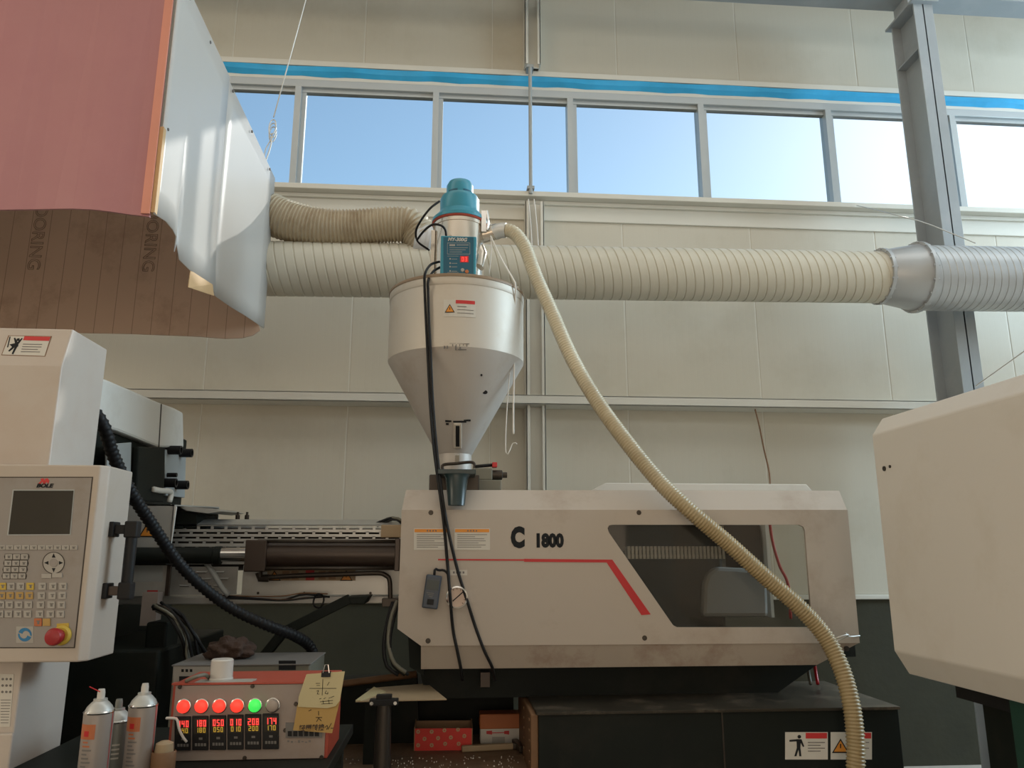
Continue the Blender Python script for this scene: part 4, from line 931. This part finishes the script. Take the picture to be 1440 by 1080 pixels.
# ================================================================== control housing and operator panel (left)
HXr = -1.09
hs = thing('control_housing', 'tall ivory machine housing with crush warning sticker', 'machine', (-1.6, 2.3, 0))
yf = PX(87, 515, HXr).y; yt = PX(103, 463, HXr).y; zk = PX(87, 515, HXr).z; zt_ = PX(103, 463, HXr).z; ybk = PX(150, 500, HXr).y
prof = [(yf, 0), (yf, zk), (yt, zt_), (ybk, zt_), (ybk, 0)]
mk('body', B().prism([(-2.6, y, z) for y, z in prof], (HXr+2.6, 0, 0)), HOUSEP, hs, bevel=.004)
# sticker on the sloped top band
sl_ = Vector((0, yt-yf, zt_-zk)).normalized(); nr = Vector((0, -sl_.z, sl_.y))
def sp(px_, py_, d=0):
    z = PY(px_, py_, yf+.03).z; y = yf+(yt-yf)*(z-zk)/(zt_-zk); return PY(px_, py_, y)+nr*d
def slab(pix, d, th, mt_, parent, name): return mk(name, B().prism([sp(x, y, d) for x, y in pix], nr*th), mt_, parent)
stk = slab([(12, 472), (73, 473), (64, 502), (2, 500)], .0, .0015, RUST, hs, 'crush_sticker')
slab([(13.5, 473), (71.5, 474), (63, 501), (3.5, 499)], .0015, .0005, PAPERW, stk, 'sticker_face')
slab([(35, 473.5), (71.5, 474.3), (69.5, 480), (33, 479)], .002, .0006, REDL, stk, 'sticker_header')
b = B()
for pts_ in ([(14, 474), (15.5, 474), (12, 489), (10.5, 489)], [(24, 477), (28, 476), (28, 480), (24, 480)], [(20, 476), (22, 475.5), (26, 483), (22, 485)], [(31, 476), (32.5, 476.5), (27, 484), (25, 482)], [(14, 485), (27, 482), (26, 488), (18, 489)], [(18, 488), (21, 489), (14, 495), (12, 494)], [(22, 487), (25, 488), (19, 499), (17, 498)]):
    b.prism([sp(x, y, .002) for x, y in pts_], nr*.0006)
mk('pictogram', b, INK, stk)
b = B()
for k in range(4): b.prism([sp(x, y, .002) for x, y in ((33-k, 484+3.5*k), (60-k-4*(k == 2), 484.6+3.5*k), (59.7-k-4*(k == 2), 485.5+3.5*k), (32.7-k, 485+3.5*k))], nr*.0005)
mk('sticker_text', b, INKG, stk)
ntc = mk('notice_sheet', frontpoly([(-25, 947), (20, 948), (14, 1022), (-25, 1022)], yf, .001), PAPERW, hs)
b = B()
for r_ in range(3):
    for k in range(3): b.prism([PY(x, y, yf-.001) for x, y in arc(4+5.5*k-r_*.3, 955+9*r_, 1.8, 8)], (0, -.0005, 0))
for k in range(9): b.prism([PY(x, y, yf-.001) for x, y in rect(1, 984+4*k, 15-k*.4, 984.8+4*k)], (0, -.0005, 0))
mk('notice_print', b, INKG, ntc)
mk('base_step', B().box((-2.6, yf-.012, 0), (HXr+.004, yf, PY(20, 1030, yf).z)), HOUSEP, hs, bevel=.004)
# operator panel
OY = 2.10
opn = thing('operator_panel', 'ivory operator panel with dark screen, keys and emergency stop', 'control panel', (-1.1, OY, 1.28))
fr_, fb_ = PY(139, 655, OY), PY(116, 932, OY)
xr_f = PY(141, 655, OY).x; xr_s = PY(155, 657, OY+.02).x; zt2 = PY(140, 654, OY).z; zb2 = PY(118, 931, OY).z
yback = OY+.17
# body with a chamfered right edge (plan outline extruded upward)
plan = [(-1.75, OY), (xr_f, OY), (xr_s, OY+.022), (xr_s, yback), (HXr+.003, yback), (HXr+.003, yf), (-1.75, yf)]
mk('case', B().prism([(x, y, zb2) for x, y in plan], (0, 0, zt2-zb2)), PANELT, opn, bevel=.004)
mk('plate_joint', B().prism([PY(-60, 670.5, OY), PY(131, 670.5, OY), PY(105.5, 911.5, OY), PY(-60, 911.5, OY)], (0, -.0008, 0)), DARKST, opn)
plt = mk('key_plate', B().prism([PY(-60, 672, OY), PY(129.5, 672, OY), PY(104, 910, OY), PY(-60, 910, OY)], (0, -.0016, 0)), PANELG, opn)
KY = OY-.0016
mk('screen_bezel', frontpoly([(18, 688.5), (105, 688.5), (99.5, 752.5), (10, 753)], KY, .001), GREYM, plt)
mk('screen', frontpoly([(19.5, 690), (103.5, 690), (98, 751), (12, 751.5)], KY-.001, .0006), SCREEN, plt)
# logo: red emblem and dark lettering
b = B()
for dx in (0, 6): b.prism([PY(x, y, KY) for x, y in ((54+dx, 680), (58+dx, 676), (57+dx, 673.5), (61+dx, 672.5), (63.5+dx, 676), (62+dx, 680.5), (59.5+dx, 677.5), (57+dx, 681))], (0, -.0008, 0))
mk('logo_emblem', b, REDL, plt)
letter('logo_lettering', 'BOLE', .0135, INK, plt, PY(62.5, 683.2, KY-.0008), (1, 0, 0), (0, 0, 1), bold=.0007, xs=1.25, shear=.2)
def keys(ctrs, w_, h_, mt_, parent=plt, glyph=True, name='key'):
    for (x, y) in ctrs:
        s = -(y-672)*.0
        k = mk(name, frontpoly(rect(x-w_/2, y-h_/2, x+w_/2, y+h_/2), KY, .003), mt_, parent, bevel=.0008)
        if glyph:
            b = B(); g = random.random()
            b.prism([PY(xx, yy, KY-.003) for xx, yy in rect(x-w_*.25, y-h_*.22, x+w_*.25, y-h_*.10)], (0, -.0004, 0))
            b.prism([PY(xx, yy, KY-.003) for xx, yy in rect(x-w_*(.1+.1*g), y-h_*.1, x+w_*.12, y+h_*.25)], (0, -.0004, 0))
            mk('key_symbol', b, INKG, k)
keys([(3+11.2*k, 770) for k in range(10)], 10.6, 6.6, KEYW)
for r_ in range(4):
    y = 783+9*r_; x0 = 13-1.2*r_
    mk('key_row_plate', frontpoly([(x0-5.5, y-4.3), (x0+27, y-4.3), (x0+28.5, y), (x0+27, y+4.3), (x0-5.5, y+4.3), (x0-7, y)], KY, .001), DARKST, plt)
    keys([(x0+11*k, y) for k in range(3)], 10, 7.4, KEYW)
cxk, cyk = 75.5, 791.5
mk('cursor_ring', frontpoly(arc(cxk, cyk, 15.5, 28), KY, .002), DARKST, plt)
b = B()
cr = mk('cursor_pad', frontpoly(arc(cxk, cyk, 14.5, 28), KY-.002, .001), KEYW, plt)
mk('cursor_centre', frontpoly(arc(cxk, cyk, 6, 20), KY-.003, .001), PANELG, cr)
b = B()
for a in range(4):
    c0, s0_ = math.cos(a*math.pi/2), math.sin(a*math.pi/2); px0, py0 = cxk+10*c0, cyk+10*s0_
    b.prism([PY(x, y, KY-.003) for x, y in ((px0+3.4*c0, py0+3.4*s0_), (px0-2.6*c0-2.6*s0_, py0-2.6*s0_+2.6*c0), (px0-2.6*c0+2.6*s0_, py0-2.6*s0_-2.6*c0))], (0, -.0005, 0))
mk('arrow_marks', b, INK, cr)
keys([(66, 810), (81, 809)], 14, 6.5, KEYW, glyph=False)
for r_ in range(4):
    y = 824.5+13*r_; sh_ = -1.2*r_
    row = [(4, 0), (16, 0), (29.5, 0), (43, 0), (60, 0), (75, 0), (89, 0)]
    for j, (x, _) in enumerate(row):
        mt_ = YELLOW if (r_, j) in ((0, 0), (0, 3)) else NOTEO if (r_, j) in ((1, 0), (1, 1), (1, 2), (1, 3)) else KEYW
        keys([(x+sh_, y)], 10.5, 10, mt_)
keys([(54, 875)], 11, 11, CANO); keys([(66, 875)], 10.5, 10.5, NOTEO, glyph=False)
mk('stop_label', frontpoly([(80, 877), (97, 876), (97, 884), (80, 884)], KY, .001), YELLOW, plt)
# round blue arrow emblem
sq = mk('emblem_sticker', frontpoly(rect(23, 881, 47, 904), KY, .0008), KEYW, plt)
b = B()
for sgn in (1, -1):
    o_, i_ = [], []
    for k in range(11):
        a = math.radians(200+17*k)+(0 if sgn > 0 else math.pi); o_.append((35+9.6*math.cos(a), 892.5+9.6*math.sin(a))); i_.append((35+(3.5+.42*k)*math.cos(a)+0, 892.5+(3.5+.42*k)*math.sin(a)))
    b.prism([PY(x, y, KY-.0008) for x, y in o_+i_[::-1]], (0, -.0006, 0))
mk('emblem_arrows', b, BLUEL, sq)
ec = PY(84, 894, KY)
es = mk('emergency_stop', B().lathe([(.017, 0), (.017, -.012), (.014, -.014), (.014, -.020), (.0205, -.023), (.0215, -.031), (.018, -.038), (.008, -.041)], ec, 28, 'Y'), STOPRED, plt, smooth='auto', label='red mushroom emergency stop button')
mk('stop_ring', B().lathe([(.024, 0), (.024, -.004), (.019, -.009)], ec+Vector((.005, 0, .001)), 28, 'Y'), YELLOW, es, smooth='auto')
# black handle on the right flank
hx_ = xr_s
hy_ = OY+.075
zt3, zb3 = PX(165, 745, hx_).z, PX(155, 830, hx_).z
hd = mk('handle', B().tube([(hx_+.053, hy_, zb3), (hx_+.053, hy_, zt3)], .0145, 14), BLACK, opn, smooth='auto', label='black grab handle')
for z in (zt3, zb3):
    mk('mount', B().box((hx_-.002, hy_-.022, z-.02), (hx_+.012, hy_+.022, z+.02)), BLACK, hd, bevel=.003)
    mk('arm', B().box((hx_+.01, hy_-.012, z-.012), (hx_+.055, hy_+.012, z+.012)), BLACK if z > 1.5 else CYLB, hd, bevel=.002)
    mk('socket', B().box((hx_+.036, hy_-.017, z-.022), (hx_+.07, hy_+.017, z+.022)), BLACK, hd, bevel=.004)

# ================================================================== work table, controller and cans
CY = 2.20
tz = PY(350, 1069, CY).z
tb = thing('work_table', 'dark oily table under the temperature controller', 'table', (-.9, 2.2, 0))
txr = PY(466, 1069, CY).x+.005
mk('table_top', B().box((-1.085, 1.75, tz-.03), (txr, 2.62, tz)), BLACKM, tb, bevel=.003)
for x in (-1.05, txr-.04):
    for y in (1.8, 2.55): mk('leg', B().box((x-.02, y-.02, 0), (x+.02, y+.02, tz-.03)), BLACKM, tb)
ctl = thing('temperature_controller', 'red and beige six-zone temperature controller with glowing digits', 'controller', (-.6, CY+.13, tz))
f0, f1, f2, f3 = PY(240, 962, CY), PY(452, 963, CY), PY(464, 1069, CY), PY(243.5, 1069, CY)
xl_, xr2 = (f0.x+f3.x)/2, (f1.x+f2.x)/2+.002; ztc = f0.z; dep = .22
mk('case', B().box((xl_-.006, CY+.004, tz), (xr2+.006, CY+dep, ztc)), REDORANGE, ctl, bevel=.002)
mk('case_lip', B().box((xl_-.008, CY-.004, ztc-.002), (xr2+.008, CY+.02, ztc+.002)), REDORANGE, ctl)
face = mk('face_plate', B().box((xl_+.002, CY-.001, tz+.002), (xr2-.002, CY+.006, ztc-.004)), CTRLF, ctl)
LY = CY-.001
for k in range(6):
    p = PY(259+25*k, 993-.3*k, LY); mt_ = LEDR if k < 4 else LEDG if k == 4 else LEDOFF
    l = mk('indicator_lamp', B().lathe([(.0165, 0), (.0165, -.007), (.0145, -.014), (.010, -.016)], p, 24, 'Y'), mt_, face, smooth='auto')
    mk('lamp_bezel', B().lathe([(.0185, 0), (.0185, -.004), (.0165, -.005)], p, 24, 'Y'), CHROME, l, smooth='auto')
vals = ['140', '180', '050', '010', '208', '174']; sets = ['140', '180', '050', '010', '200', '170']
for k in range(6):
    x = 257.5+24.7*k; y0 = 1007-.8*k; y1 = 1055-.4*k
    mo = mk('zone_module', frontpoly(rect(x-11.3, y0, x+11.3, y1), LY, .006), BLACK, face, bevel=.0015)
    MY = LY-.006
    mk('module_window', frontpoly(rect(x-9.5, y0+4, x+9.5, y0+26), MY, .0006), SCREEN, mo)
    seven(vals[k], x, y0+11, 17, 9, MY-.0007, DIGR, mo, 'red_digits'); seven(sets[k], x, y0+20.5, 15, 7, MY-.0007, DIGY, mo, 'yellow_digits')
    b = B()
    for j in range(4): b.prism([PY(q, r_, MY) for q, r_ in rect(x-8+4.2*j, y0+39, x-5+4.2*j, y0+43)], (0, -.0008, 0))
    b.prism([PY(q, r_, MY) for q, r_ in rect(x-2.5, y0+31, x+2.5, y0+34)], (0, -.0006, 0))
    mk('module_keys', b, INKG, mo)
sk = mk('terminal_strip', frontpoly(rect(402, 1016, 453, 1037), LY, .004), INKG, face)
for k in range(6): mk('terminal', frontpoly(rect(405+7.6*k, 1028, 410.5+7.6*k, 1035), LY-.004, .003), BLACK, sk)
b = B()
for x, y in ((253, 966), (355, 965), (344, 1066), (452, 1065), (401, 1027), (416, 990)): b.lathe([(.005, -.003), (.006, .001)], PY(x, y, LY), 8, 'Y')
tag(mk('face_screws', b, DARKST, face), kind='stuff')
b = B()
for k in range(7): b.prism([PY(q, r_, LY) for q, r_ in rect(404+5*k, 1041+(k % 3), 407+5*k, 1043.5+(k % 2))], (0, -.0005, 0))
mk('pencil_marks', b, INKG, face)
mk('grey_tape', B().box((PY(297, 955, CY+.05).x-.03, CY+.005, ztc), (PY(360, 955, CY+.05).x, CY+.06, ztc+.0025)), KEYW, ctl)
pcap = PZ(308, 957, ztc+.002)
wc = tag(mk('plastic_cap', B().lathe([(.031, 0), (.031, .004), (.0295, .006), (.029, .050), (.026, .053), (.0, .053)], (pcap.x, CY+.055, ztc+.002), 28, cap=False), WHITEPL, loc=(pcap.x, CY+.055, ztc+.002), smooth='auto'), 'white plastic cap standing on the red controller', 'cap')
# lead looping out of the face
cable('controller_lead', [PY(234, 1010, CY-.004), PY(244, 1010, CY-.012), PY(249, 1012, CY-.014), PY(252, 1025, CY-.014), PY(257, 1036, CY-.012), PY(263, 1044, CY-.009)], .0035, STRING, 'pale lead hanging across the glowing module nearest the tin', 'cable', step=.006)
cable('controller_lead', [PZ(262, 958, ztc+.006), PZ(275, 952, ztc+.02), PZ(288, 949, ztc+.02), PZ(294, 953, ztc+.006)], .005, CABLEG, 'short grey cable lying on top of the red controller', 'cable', step=.01)
# notes clipped on
nl = thing('clipped_note', 'tan handwritten note hanging under a yellow note', 'note', PY(445, 1030, CY-.016))
def notesheet(root, pix, Y, mt_, name):
    return mk(name, B().prism([PY(x, y, Y) for x, y in pix], (0, .0008, 0)), mt_, root)
s1 = notesheet(nl, [(418, 992), (484, 950), (478, 985), (467, 1031), (412, 1027), (416, 1005)], CY-.014, NOTEO, 'sheet')
def scrib(strokes, Y, parent, w_=.0016, name='handwriting'):
    b = B()
    for s in strokes:
        for a, c in zip(s, s[1:]): b.bar(PY(a[0], a[1], Y), PY(c[0], c[1], Y), w_, .0004, (0, 1, 0))
    return mk(name, b, INK, parent)
scrib([[(448, 1000), (448, 1006)], [(444, 1009), (453, 1009)], [(449, 1009), (445, 1015)], [(449, 1011), (452, 1014)], [(434, 1000), (438, 998)], [(457, 1023), (460, 1020), (461, 1023), (459, 1026)], [(461, 1026), (466, 1017)], [(465, 1024), (469, 1024)]], CY-.0145, s1)
letter('handwriting', '轻塑转换', .0165, CYLB, s1, PY(438, 1024, CY-.0148), (1, 0, .03), (0, 0, 1), bold=.0003, shear=.1)
nu = thing('clipped_note', 'pale yellow handwritten note held by a black clip', 'note', PY(445, 996, CY-.018))
s2 = notesheet(nu, [(431, 948), (485, 944), (478, 985), (472, 993), (460, 996), (419, 994), (420, 980)], CY-.018, NOTEY, 'sheet')
scrib([[(435, 968), (473, 968)], [(454, 955), (453, 978)], [(444, 961), (450, 961)], [(445, 964), (450, 964)], [(460, 964), (463, 959)], [(445, 972), (448, 971), (446, 976), (449, 976)], [(459, 971), (457, 975), (461, 976), (461, 973)], [(449, 983), (452, 982)], [(455, 983), (458, 981)], [(462, 982), (470, 979)], [(450, 987), (468, 985)], [(452, 990), (468, 989)], [(454, 985), (455, 990)], [(462, 984), (463, 990)]], CY-.0185, s2, .0012)
cl = tag(thing('binder_clip', 'small black binder clip gripping notes on the controller edge', 'clip', PY(459, 947, CY-.02)))
p = PY(459, 948, CY-.012); mk('clip_body', B().prism([p+Vector((-.012, -.010, -.006)), p+Vector((-.012, .012, .004)), p+Vector((-.012, -.006, .008))], (.024, 0, 0)), BLACK, cl)
mk('clip_wire', B().tube([p+Vector((-.008, -.006, .004)), p+Vector((-.004, -.004, .024)), p+Vector((.004, -.004, .024)), p+Vector((.008, -.006, .004))], .0014, 6), CHROME, cl)
# spray cans
def can(px_, Y, ytop, body, label, group, straw=True, tall=True):
    base = PY(px_, 1080, Y); xx = base.x; ztop = PY(px_, ytop, Y).z
    r = thing('spray_can', label, 'can', (xx, Y, tz))
    H = ztop-tz; r_ = .0325; c0 = (xx, Y, tz); hb = H-.052
    bd = mk('body', B().lathe([(r_-.003, 0), (r_, .004), (r_, hb), (r_-.001, hb+.003)], c0, 32), body, r, smooth='auto')
    mk('seam_ring', B().lathe([(r_+.0005, hb), (r_+.0015, hb+.003), (r_-.001, hb+.006)], c0, 32), CHROME, r, smooth='auto')
    mk('dome', B().lathe([(r_-.001, hb+.004), (.027, hb+.014), (.019, hb+.023), (.015, hb+.026), (.015, hb+.031), (.010, hb+.031)], c0, 32), RAWM, r, smooth='auto')
    nz = mk('nozzle', B().lathe([(.0085, hb+.03), (.0085, hb+.044), (.007, hb+.052)], c0, 16), WHITEPL if body is CANW else CANG, r, smooth='auto')
    if straw: mk('straw', B().tube([(xx, Y-.008, tz+hb+.047), (xx-.022, Y-.016, tz+hb+.060)], .0012, 6), RED, nz)
    # printed panel and lines hugging the front
    def lab(a0, a1, z0, z1, mt_, name, rr):
        b = B(); V = []; n = 8
        for i in range(n+1):
            a = math.radians(a0+(a1-a0)*i/n); V += [(xx+rr*math.cos(a), Y+rr*math.sin(a), tz+z0), (xx+rr*math.cos(a), Y+rr*math.sin(a), tz+z1)]
        b.add(V, [(2*i, 2*i+2, 2*i+3, 2*i+1) for i in range(n)]); return mk(name, b, mt_, bd)
    if body is CANW:
        lab(215, 285, hb-.052, hb-.020, CANO, 'printed_band', r_+.0006); lab(240, 262, hb-.046, hb-.034, RED, 'printed_mark', r_+.0009)
        lab(352, 356, .0, hb, RED, 'printed_line', r_+.0006)
        for k in range(12): lab(238, 262+8*(k % 3), hb-.060-.0085*k, hb-.0565-.0085*k, INKG if k > 1 else CANO, 'printed_text', r_+.0006)
        lab(215, 300, .0, .010, CANO, 'printed_foot', r_+.0006)
    else:
        for k in range(4): lab(280, 310, hb-.05-.01*k, hb-.046-.01*k, PAPERW, 'printed_text', r_+.0006)
can(131, 1.99, 969, CANW, 'orange and white spray can with red straw, beside grey can', 'cans')
can(158, 2.10, 983, CANG, 'grey spray can behind the orange and white cans', 'cans', straw=False)
can(193, 2.06, 961, CANW, 'orange and white spray can beside the red controller', 'cans', straw=False)
jp = PY(229, 1075, 2.06)
jr = thing('rusty_tin', 'rusty brown tin between spray can and red controller', 'tin', (jp.x, 2.06, tz))
mk('body', B().lathe([(.026, 0), (.028, .003), (.028, .055), (.026, .058), (.026, .012)], (jp.x, 2.06, tz), 24, cap=False).lathe([(.0265, 0), (.0265, .002)], (jp.x, 2.06, tz), 24), RUST, jr, smooth='auto')
mk('brush_tuft', B().lathe([(.018, .01), (.022, .055), (.020, .075), (.01, .08)], (jp.x, 2.06, tz), 12), WOOD, jr, smooth='auto')

# ================================================================== things on the deck
# grey case with the rag
gy = 2.98
p0, p1, p2 = PY(243, 937, gy), PY(436, 937, gy), PY(300, 909, gy+.35)
zg = PY(330, 934, gy).z
gc_ = thing('grey_case', 'grubby grey instrument case behind the red controller', 'case', ((p0.x+p1.x)/2, gy+.15, deckz))
cs = mk('case', B().box((p0.x, gy, deckz), (p1.x, gy+.33, zg-.005)), CABLEG, gc_, bevel=.006)
mk('case_top', B().box((p0.x-.004, gy-.004, zg-.006), (p1.x+.004, gy+.334, zg)), INKG, gc_, bevel=.003)
fp = mk('front_plate', frontpoly([(244, 937), (296, 937), (296, 975), (244, 975)], gy, .003), KEYW, gc_)
b = B()
for x in (255, 261, 267): b.prism([PY(q, r_, gy-.003) for q, r_ in rect(x, 941, x+3.5, 945)], (0, -.0006, 0))
b.prism([PY(q, r_, gy-.003) for q, r_ in rect(252, 951, 276, 962)], (0, -.001, 0))
mk('plate_print', b, INK, fp)
mk('type_label', B().prism([PY(392, 929, gy-.001), PY(416, 929, gy-.001), PY(416, 942, gy-.001), PY(392, 942, gy-.001)], (0, -.001, 0)), INK, gc_)
rg = PZ(325, 925, zg); b = B(); bmr = bmesh.new(); bmesh.ops.create_icosphere(bmr, subdivisions=4, radius=1)
from mathutils import noise
for v in bmr.verts:
    d = 1+.35*noise.noise(v.co*2.3)+.16*noise.noise(v.co*6); v.co = Vector((v.co.x*.085*d+rg.x, v.co.y*.07*d+gy+.16, max(zg-.001, zg+.028+v.co.z*.048*d)))
me = bpy.data.meshes.new('rag'); bmr.to_mesh(me); bmr.free()
tag(mk('crumpled_rag', me, RAG, loc=(rg.x, gy+.16, zg), smooth=True), 'crumpled dark brown rag lying on the grey case', 'rag')
# red printed carton, open at the top
def carton(name, label, pix_l, pix_r, ybot, ytop, Y, depth, mt_, skew=0.0, inner=CARD):
    a = PY(pix_l, ybot, Y); c = PY(pix_r, ybot, Y); zt_ = PY((pix_l+pix_r)/2, ytop, Y).z; z0 = deckz
    r = thing(name, label, 'box', ((a.x+c.x)/2, Y+depth/2, z0)); t = .004
    fr = mk('front_wall', B().prism([(a.x, Y, z0), (c.x, Y+skew, z0), (c.x, Y+skew, zt_), (a.x, Y, zt_)], (0, t, 0)), mt_, r)
    mk('back_wall', B().prism([(a.x-.0, Y+depth, z0), (c.x, Y+depth+skew, z0), (c.x, Y+depth+skew, zt_+.005), (a.x, Y+depth, zt_+.005)], (0, t, 0)), inner, r)
    mk('side_wall', B().prism([(a.x, Y, z0), (a.x, Y+depth, z0), (a.x, Y+depth, zt_+.012), (a.x, Y, zt_+.006)], (-t, 0, 0)), inner, r)
    mk('side_wall', B().prism([(c.x, Y+skew, z0), (c.x, Y+depth+skew, z0), (c.x, Y+depth+skew, zt_+.012), (c.x, Y+skew, zt_)], (t, 0, 0)), inner, r)
    mk('bottom', B().box((a.x, Y+t, z0), (c.x, Y+depth, z0+t)), inner, r)
    return r, fr
yb_ = PZ(620, 1055, deckz).y
rc, rf = carton('red_carton', 'open red cardboard box printed with pale gear marks', 583, 663, 1055, 1024, yb_, .14, CARDR, -.01)
k = 0
for (x, y) in ((588, 1029), (607, 1029), (625, 1027), (644, 1026), (597, 1039), (616, 1038), (634, 1037), (653, 1035), (588, 1048), (607, 1048), (626, 1046), (645, 1046)):
    b = B(); Y_ = yb_-.0008-.01*(x-583)/80; g0_ = PY(x, y, Y_)
    for j in range(8):
        a = j*math.pi/4; b.obox(g0_+Vector((.0065*math.cos(a), 0, .0065*math.sin(a))), Vector((math.cos(a), 0, math.sin(a)))*.0025, Vector((0, .0006, 0)), Vector((-math.sin(a), 0, math.cos(a)))*.0017)
    b.tube([g0_+Vector((.0038*math.cos(q), 0, .0038*math.sin(q))) for q in [i*math.pi/6 for i in range(13)]], .0008, 4)
    mk('gear_mark', b, NOTEY, rf)
yo = PZ(705, 1046, deckz).y
oc = thing('small_carton', 'small orange and white carton standing next to black bed', 'box', (PY(705, 1040, yo).x, yo+.06, deckz))
p0, p1 = PY(675, 1043, yo), PY(733, 1043, yo); zm, ztt = PY(705, 1024, yo).z, PY(705, 1004, yo).z
mk('lower_body', B().box((p0.x, yo, deckz), (p1.x, yo+.1, zm)), PAPERW, oc, bevel=.006)
mk('orange_sleeve', B().box((p0.x-.002, yo-.002, zm-.004), (p1.x+.002, yo+.102, ztt)), CARDO, oc, bevel=.006)
mk('tape_flap', frontpoly([(692, 1036), (710, 1036), (710, 1046), (692, 1046)], yo-.001, .001), KEYW, oc)
b = B()
for xa, xb in ((684, 692), (709, 716)): b.prism([PY(x, y, yo) for x, y in ((xa, 1028), (xb, 1027.5), (xb, 1033), (xa, 1032))], (0, -.001, 0))
b.prism([PY(x, y, yo) for x, y in ((692, 1030), (709, 1029.5), (709, 1030.7), (692, 1031.2))], (0, -.001, 0))
mk('red_print', b, REDL, oc)
# hammer
h0 = PZ(649, 1053, deckz+.015); h1 = PZ(722, 1049, deckz+.015)
hm = thing('hammer', 'small hammer with pale wooden handle lying on the deck', 'hammer', (h1.x, h1.y, deckz))
mk('handle', B().bar(h0, h1, .026, .026), WOOD, hm, bevel=.006)
mk('head', B().bar(h1+Vector((.01, .06, .004)), h1+Vector((.035, -.085, .004)), .028, .028).bar(h1+Vector((-.02, 0, 0)), h1+Vector((.03, -.005, 0)), .022, .024), DARKST, hm, bevel=.004)
# pale bent sheet resting on the base, with a dark clamp
ps = [PY(527, 966, 3.36), PY(604, 960, 3.62), PY(628, 984, 3.4), PY(497, 986, 3.25)]
zsh = PY(560, 975, 3.4).z
q = [PZ(526, 967, zsh), PZ(601, 961, zsh), PZ(628, 983, zsh), PZ(500, 986, zsh)]
sh2 = thing('bent_sheet', 'pale bent metal sheet lying over the machine base', 'sheet', (q[3].x+.1, q[3].y+.1, deckz))
mk('sheet', B().prism(q, (0, 0, -.004)), WOOD, sh2)
mk('sheet_fold', B().prism([q[0], q[0]+Vector((.06, -.12, .0)), q[3]+Vector((.02, 0, .0)), q[3]], (0, 0, .004)), NOTEY, sh2)
mk('sheet_support', B().box((q[0].x-.03, q[0].y-.06, deckz), (q[0].x+.06, q[0].y, zsh-.003)), BLACKM, sh2)
pk = PZ(541, 985, zsh)
ck = thing('pipe_clamp', 'black pipe clamp standing at the edge of the bent sheet', 'clamp', (pk.x, pk.y-.03, deckz))
mk('clamp_bar', B().box((pk.x-.055, pk.y-.05, zsh-.012), (pk.x+.055, pk.y-.01, zsh+.012)).box((pk.x-.03, pk.y-.045, zsh+.01), (pk.x+.03, pk.y-.015, zsh+.028)), BLACK, ck, bevel=.003)
mk('clamp_post', B().lathe([(.035, deckz), (.028, zsh-.01)], (pk.x, pk.y-.03, 0), 16), DARKST, ck, smooth='auto')
b = B()
for k in (-1, 1): b.lathe([(.007, -.012), (.007, .0)], (pk.x+k*.045, pk.y-.05, zsh), 8, 'Y')
tag(mk('clamp_bolts', b, CHROME, ck), kind='stuff')
for k, (y, lab) in enumerate(((1012, 'grey flat bar lying on the deck behind the red box'), (1022, 'dull brown flat bar lying beside the grey one'))):
    a, c = PZ(488, y+6, deckz+.012), PZ(560-14*k, y, deckz+.012)
    tag(mk('flat_bar', B().bar(a, c, .03, .02), (GREYM, RUST)[k], loc=a, bevel=.003), lab, 'bar')
# scattered pellets
b = B()
for k in range(520):
    x = random.uniform(-.75, bl_-.05); y = random.uniform(3.02, 3.6) if random.random() < .75 else random.uniform(2.98, 3.2)
    if abs(x-.0) < .03: pass
    s = random.uniform(.0018, .0034); a = random.random()*3
    b.add([(x+s*math.cos(a+i*2.094), y+s*math.sin(a+i*2.094), deckz-.0004) for i in range(3)]+[(x+s*.6*math.cos(a+1+i*2.094), y+s*.6*math.sin(a+1+i*2.094), deckz+s*1.5) for i in range(3)], [(0, 1, 4, 3), (1, 2, 5, 4), (2, 0, 3, 5), (3, 4, 5)])
tag(mk('plastic_pellets', b, PELLET), 'white plastic pellets scattered over the oily deck', 'pellets', kind='stuff')

# ================================================================== neighbouring machine guard (right)
GX = 1.70
ga = PX(1228, 587, GX); g1 = PX(1226, 612, GX); g2 = PX(1257, 915, GX); g3 = PX(1271, 951, GX)
yend = (g1.y+g2.y)/2; zt_, zk1, zk2, zb_ = ga.z, g1.z, g2.z, g3.z
gd_ = thing('machine_guard', 'large ivory guard cover of the neighbouring machine', 'machine', (GX+.3, 2.3, 0))
pr = [(GX+.05, zt_), (GX, zk1), (GX, zk2), (GX+.05, zb_), (GX+.9, zb_), (GX+.9, zt_)]
mk('cover', B().prism([(x, .9, z) for x, z in pr], (0, yend-.9, 0)), GUARDP, gd_, bevel=.006)
b = B(); b.lathe([(.010, -.004), (.010, .001)], PX(1244, 659, GX), 10, 'X'); b.lathe([(.006, -.004), (.006, .001)], PX(1252, 656, GX), 8, 'X')
tag(mk('cover_screws', b, DARKST, gd_), kind='stuff')
mk('base', B().box((GX+.16, .9, 0), (GX+.9, yend-.25, zb_+.02)), BLACKM, gd_)
mk('green_leg', B().box((GX+.08, yend-.62, 0), (GX+.16, yend-.50, zb_+.02)), GREENM, gd_)
mk('guide_bar', B().box((GX+.10, .9, zb_-.05), (GX+.18, yend-.2, zb_+.02)), BLACK, gd_)
gw0, gw1 = PX(1372, 543, GX+.06), PX(1450, 487, GX+.06)
cable('guy_wire', [gw0, gw0+(gw1-gw0)*((TOP-gw0.z)/(gw1.z-gw0.z))], .002, WIRE, 'thin wire rising from the top of the ivory guard', 'wire', step=.2)
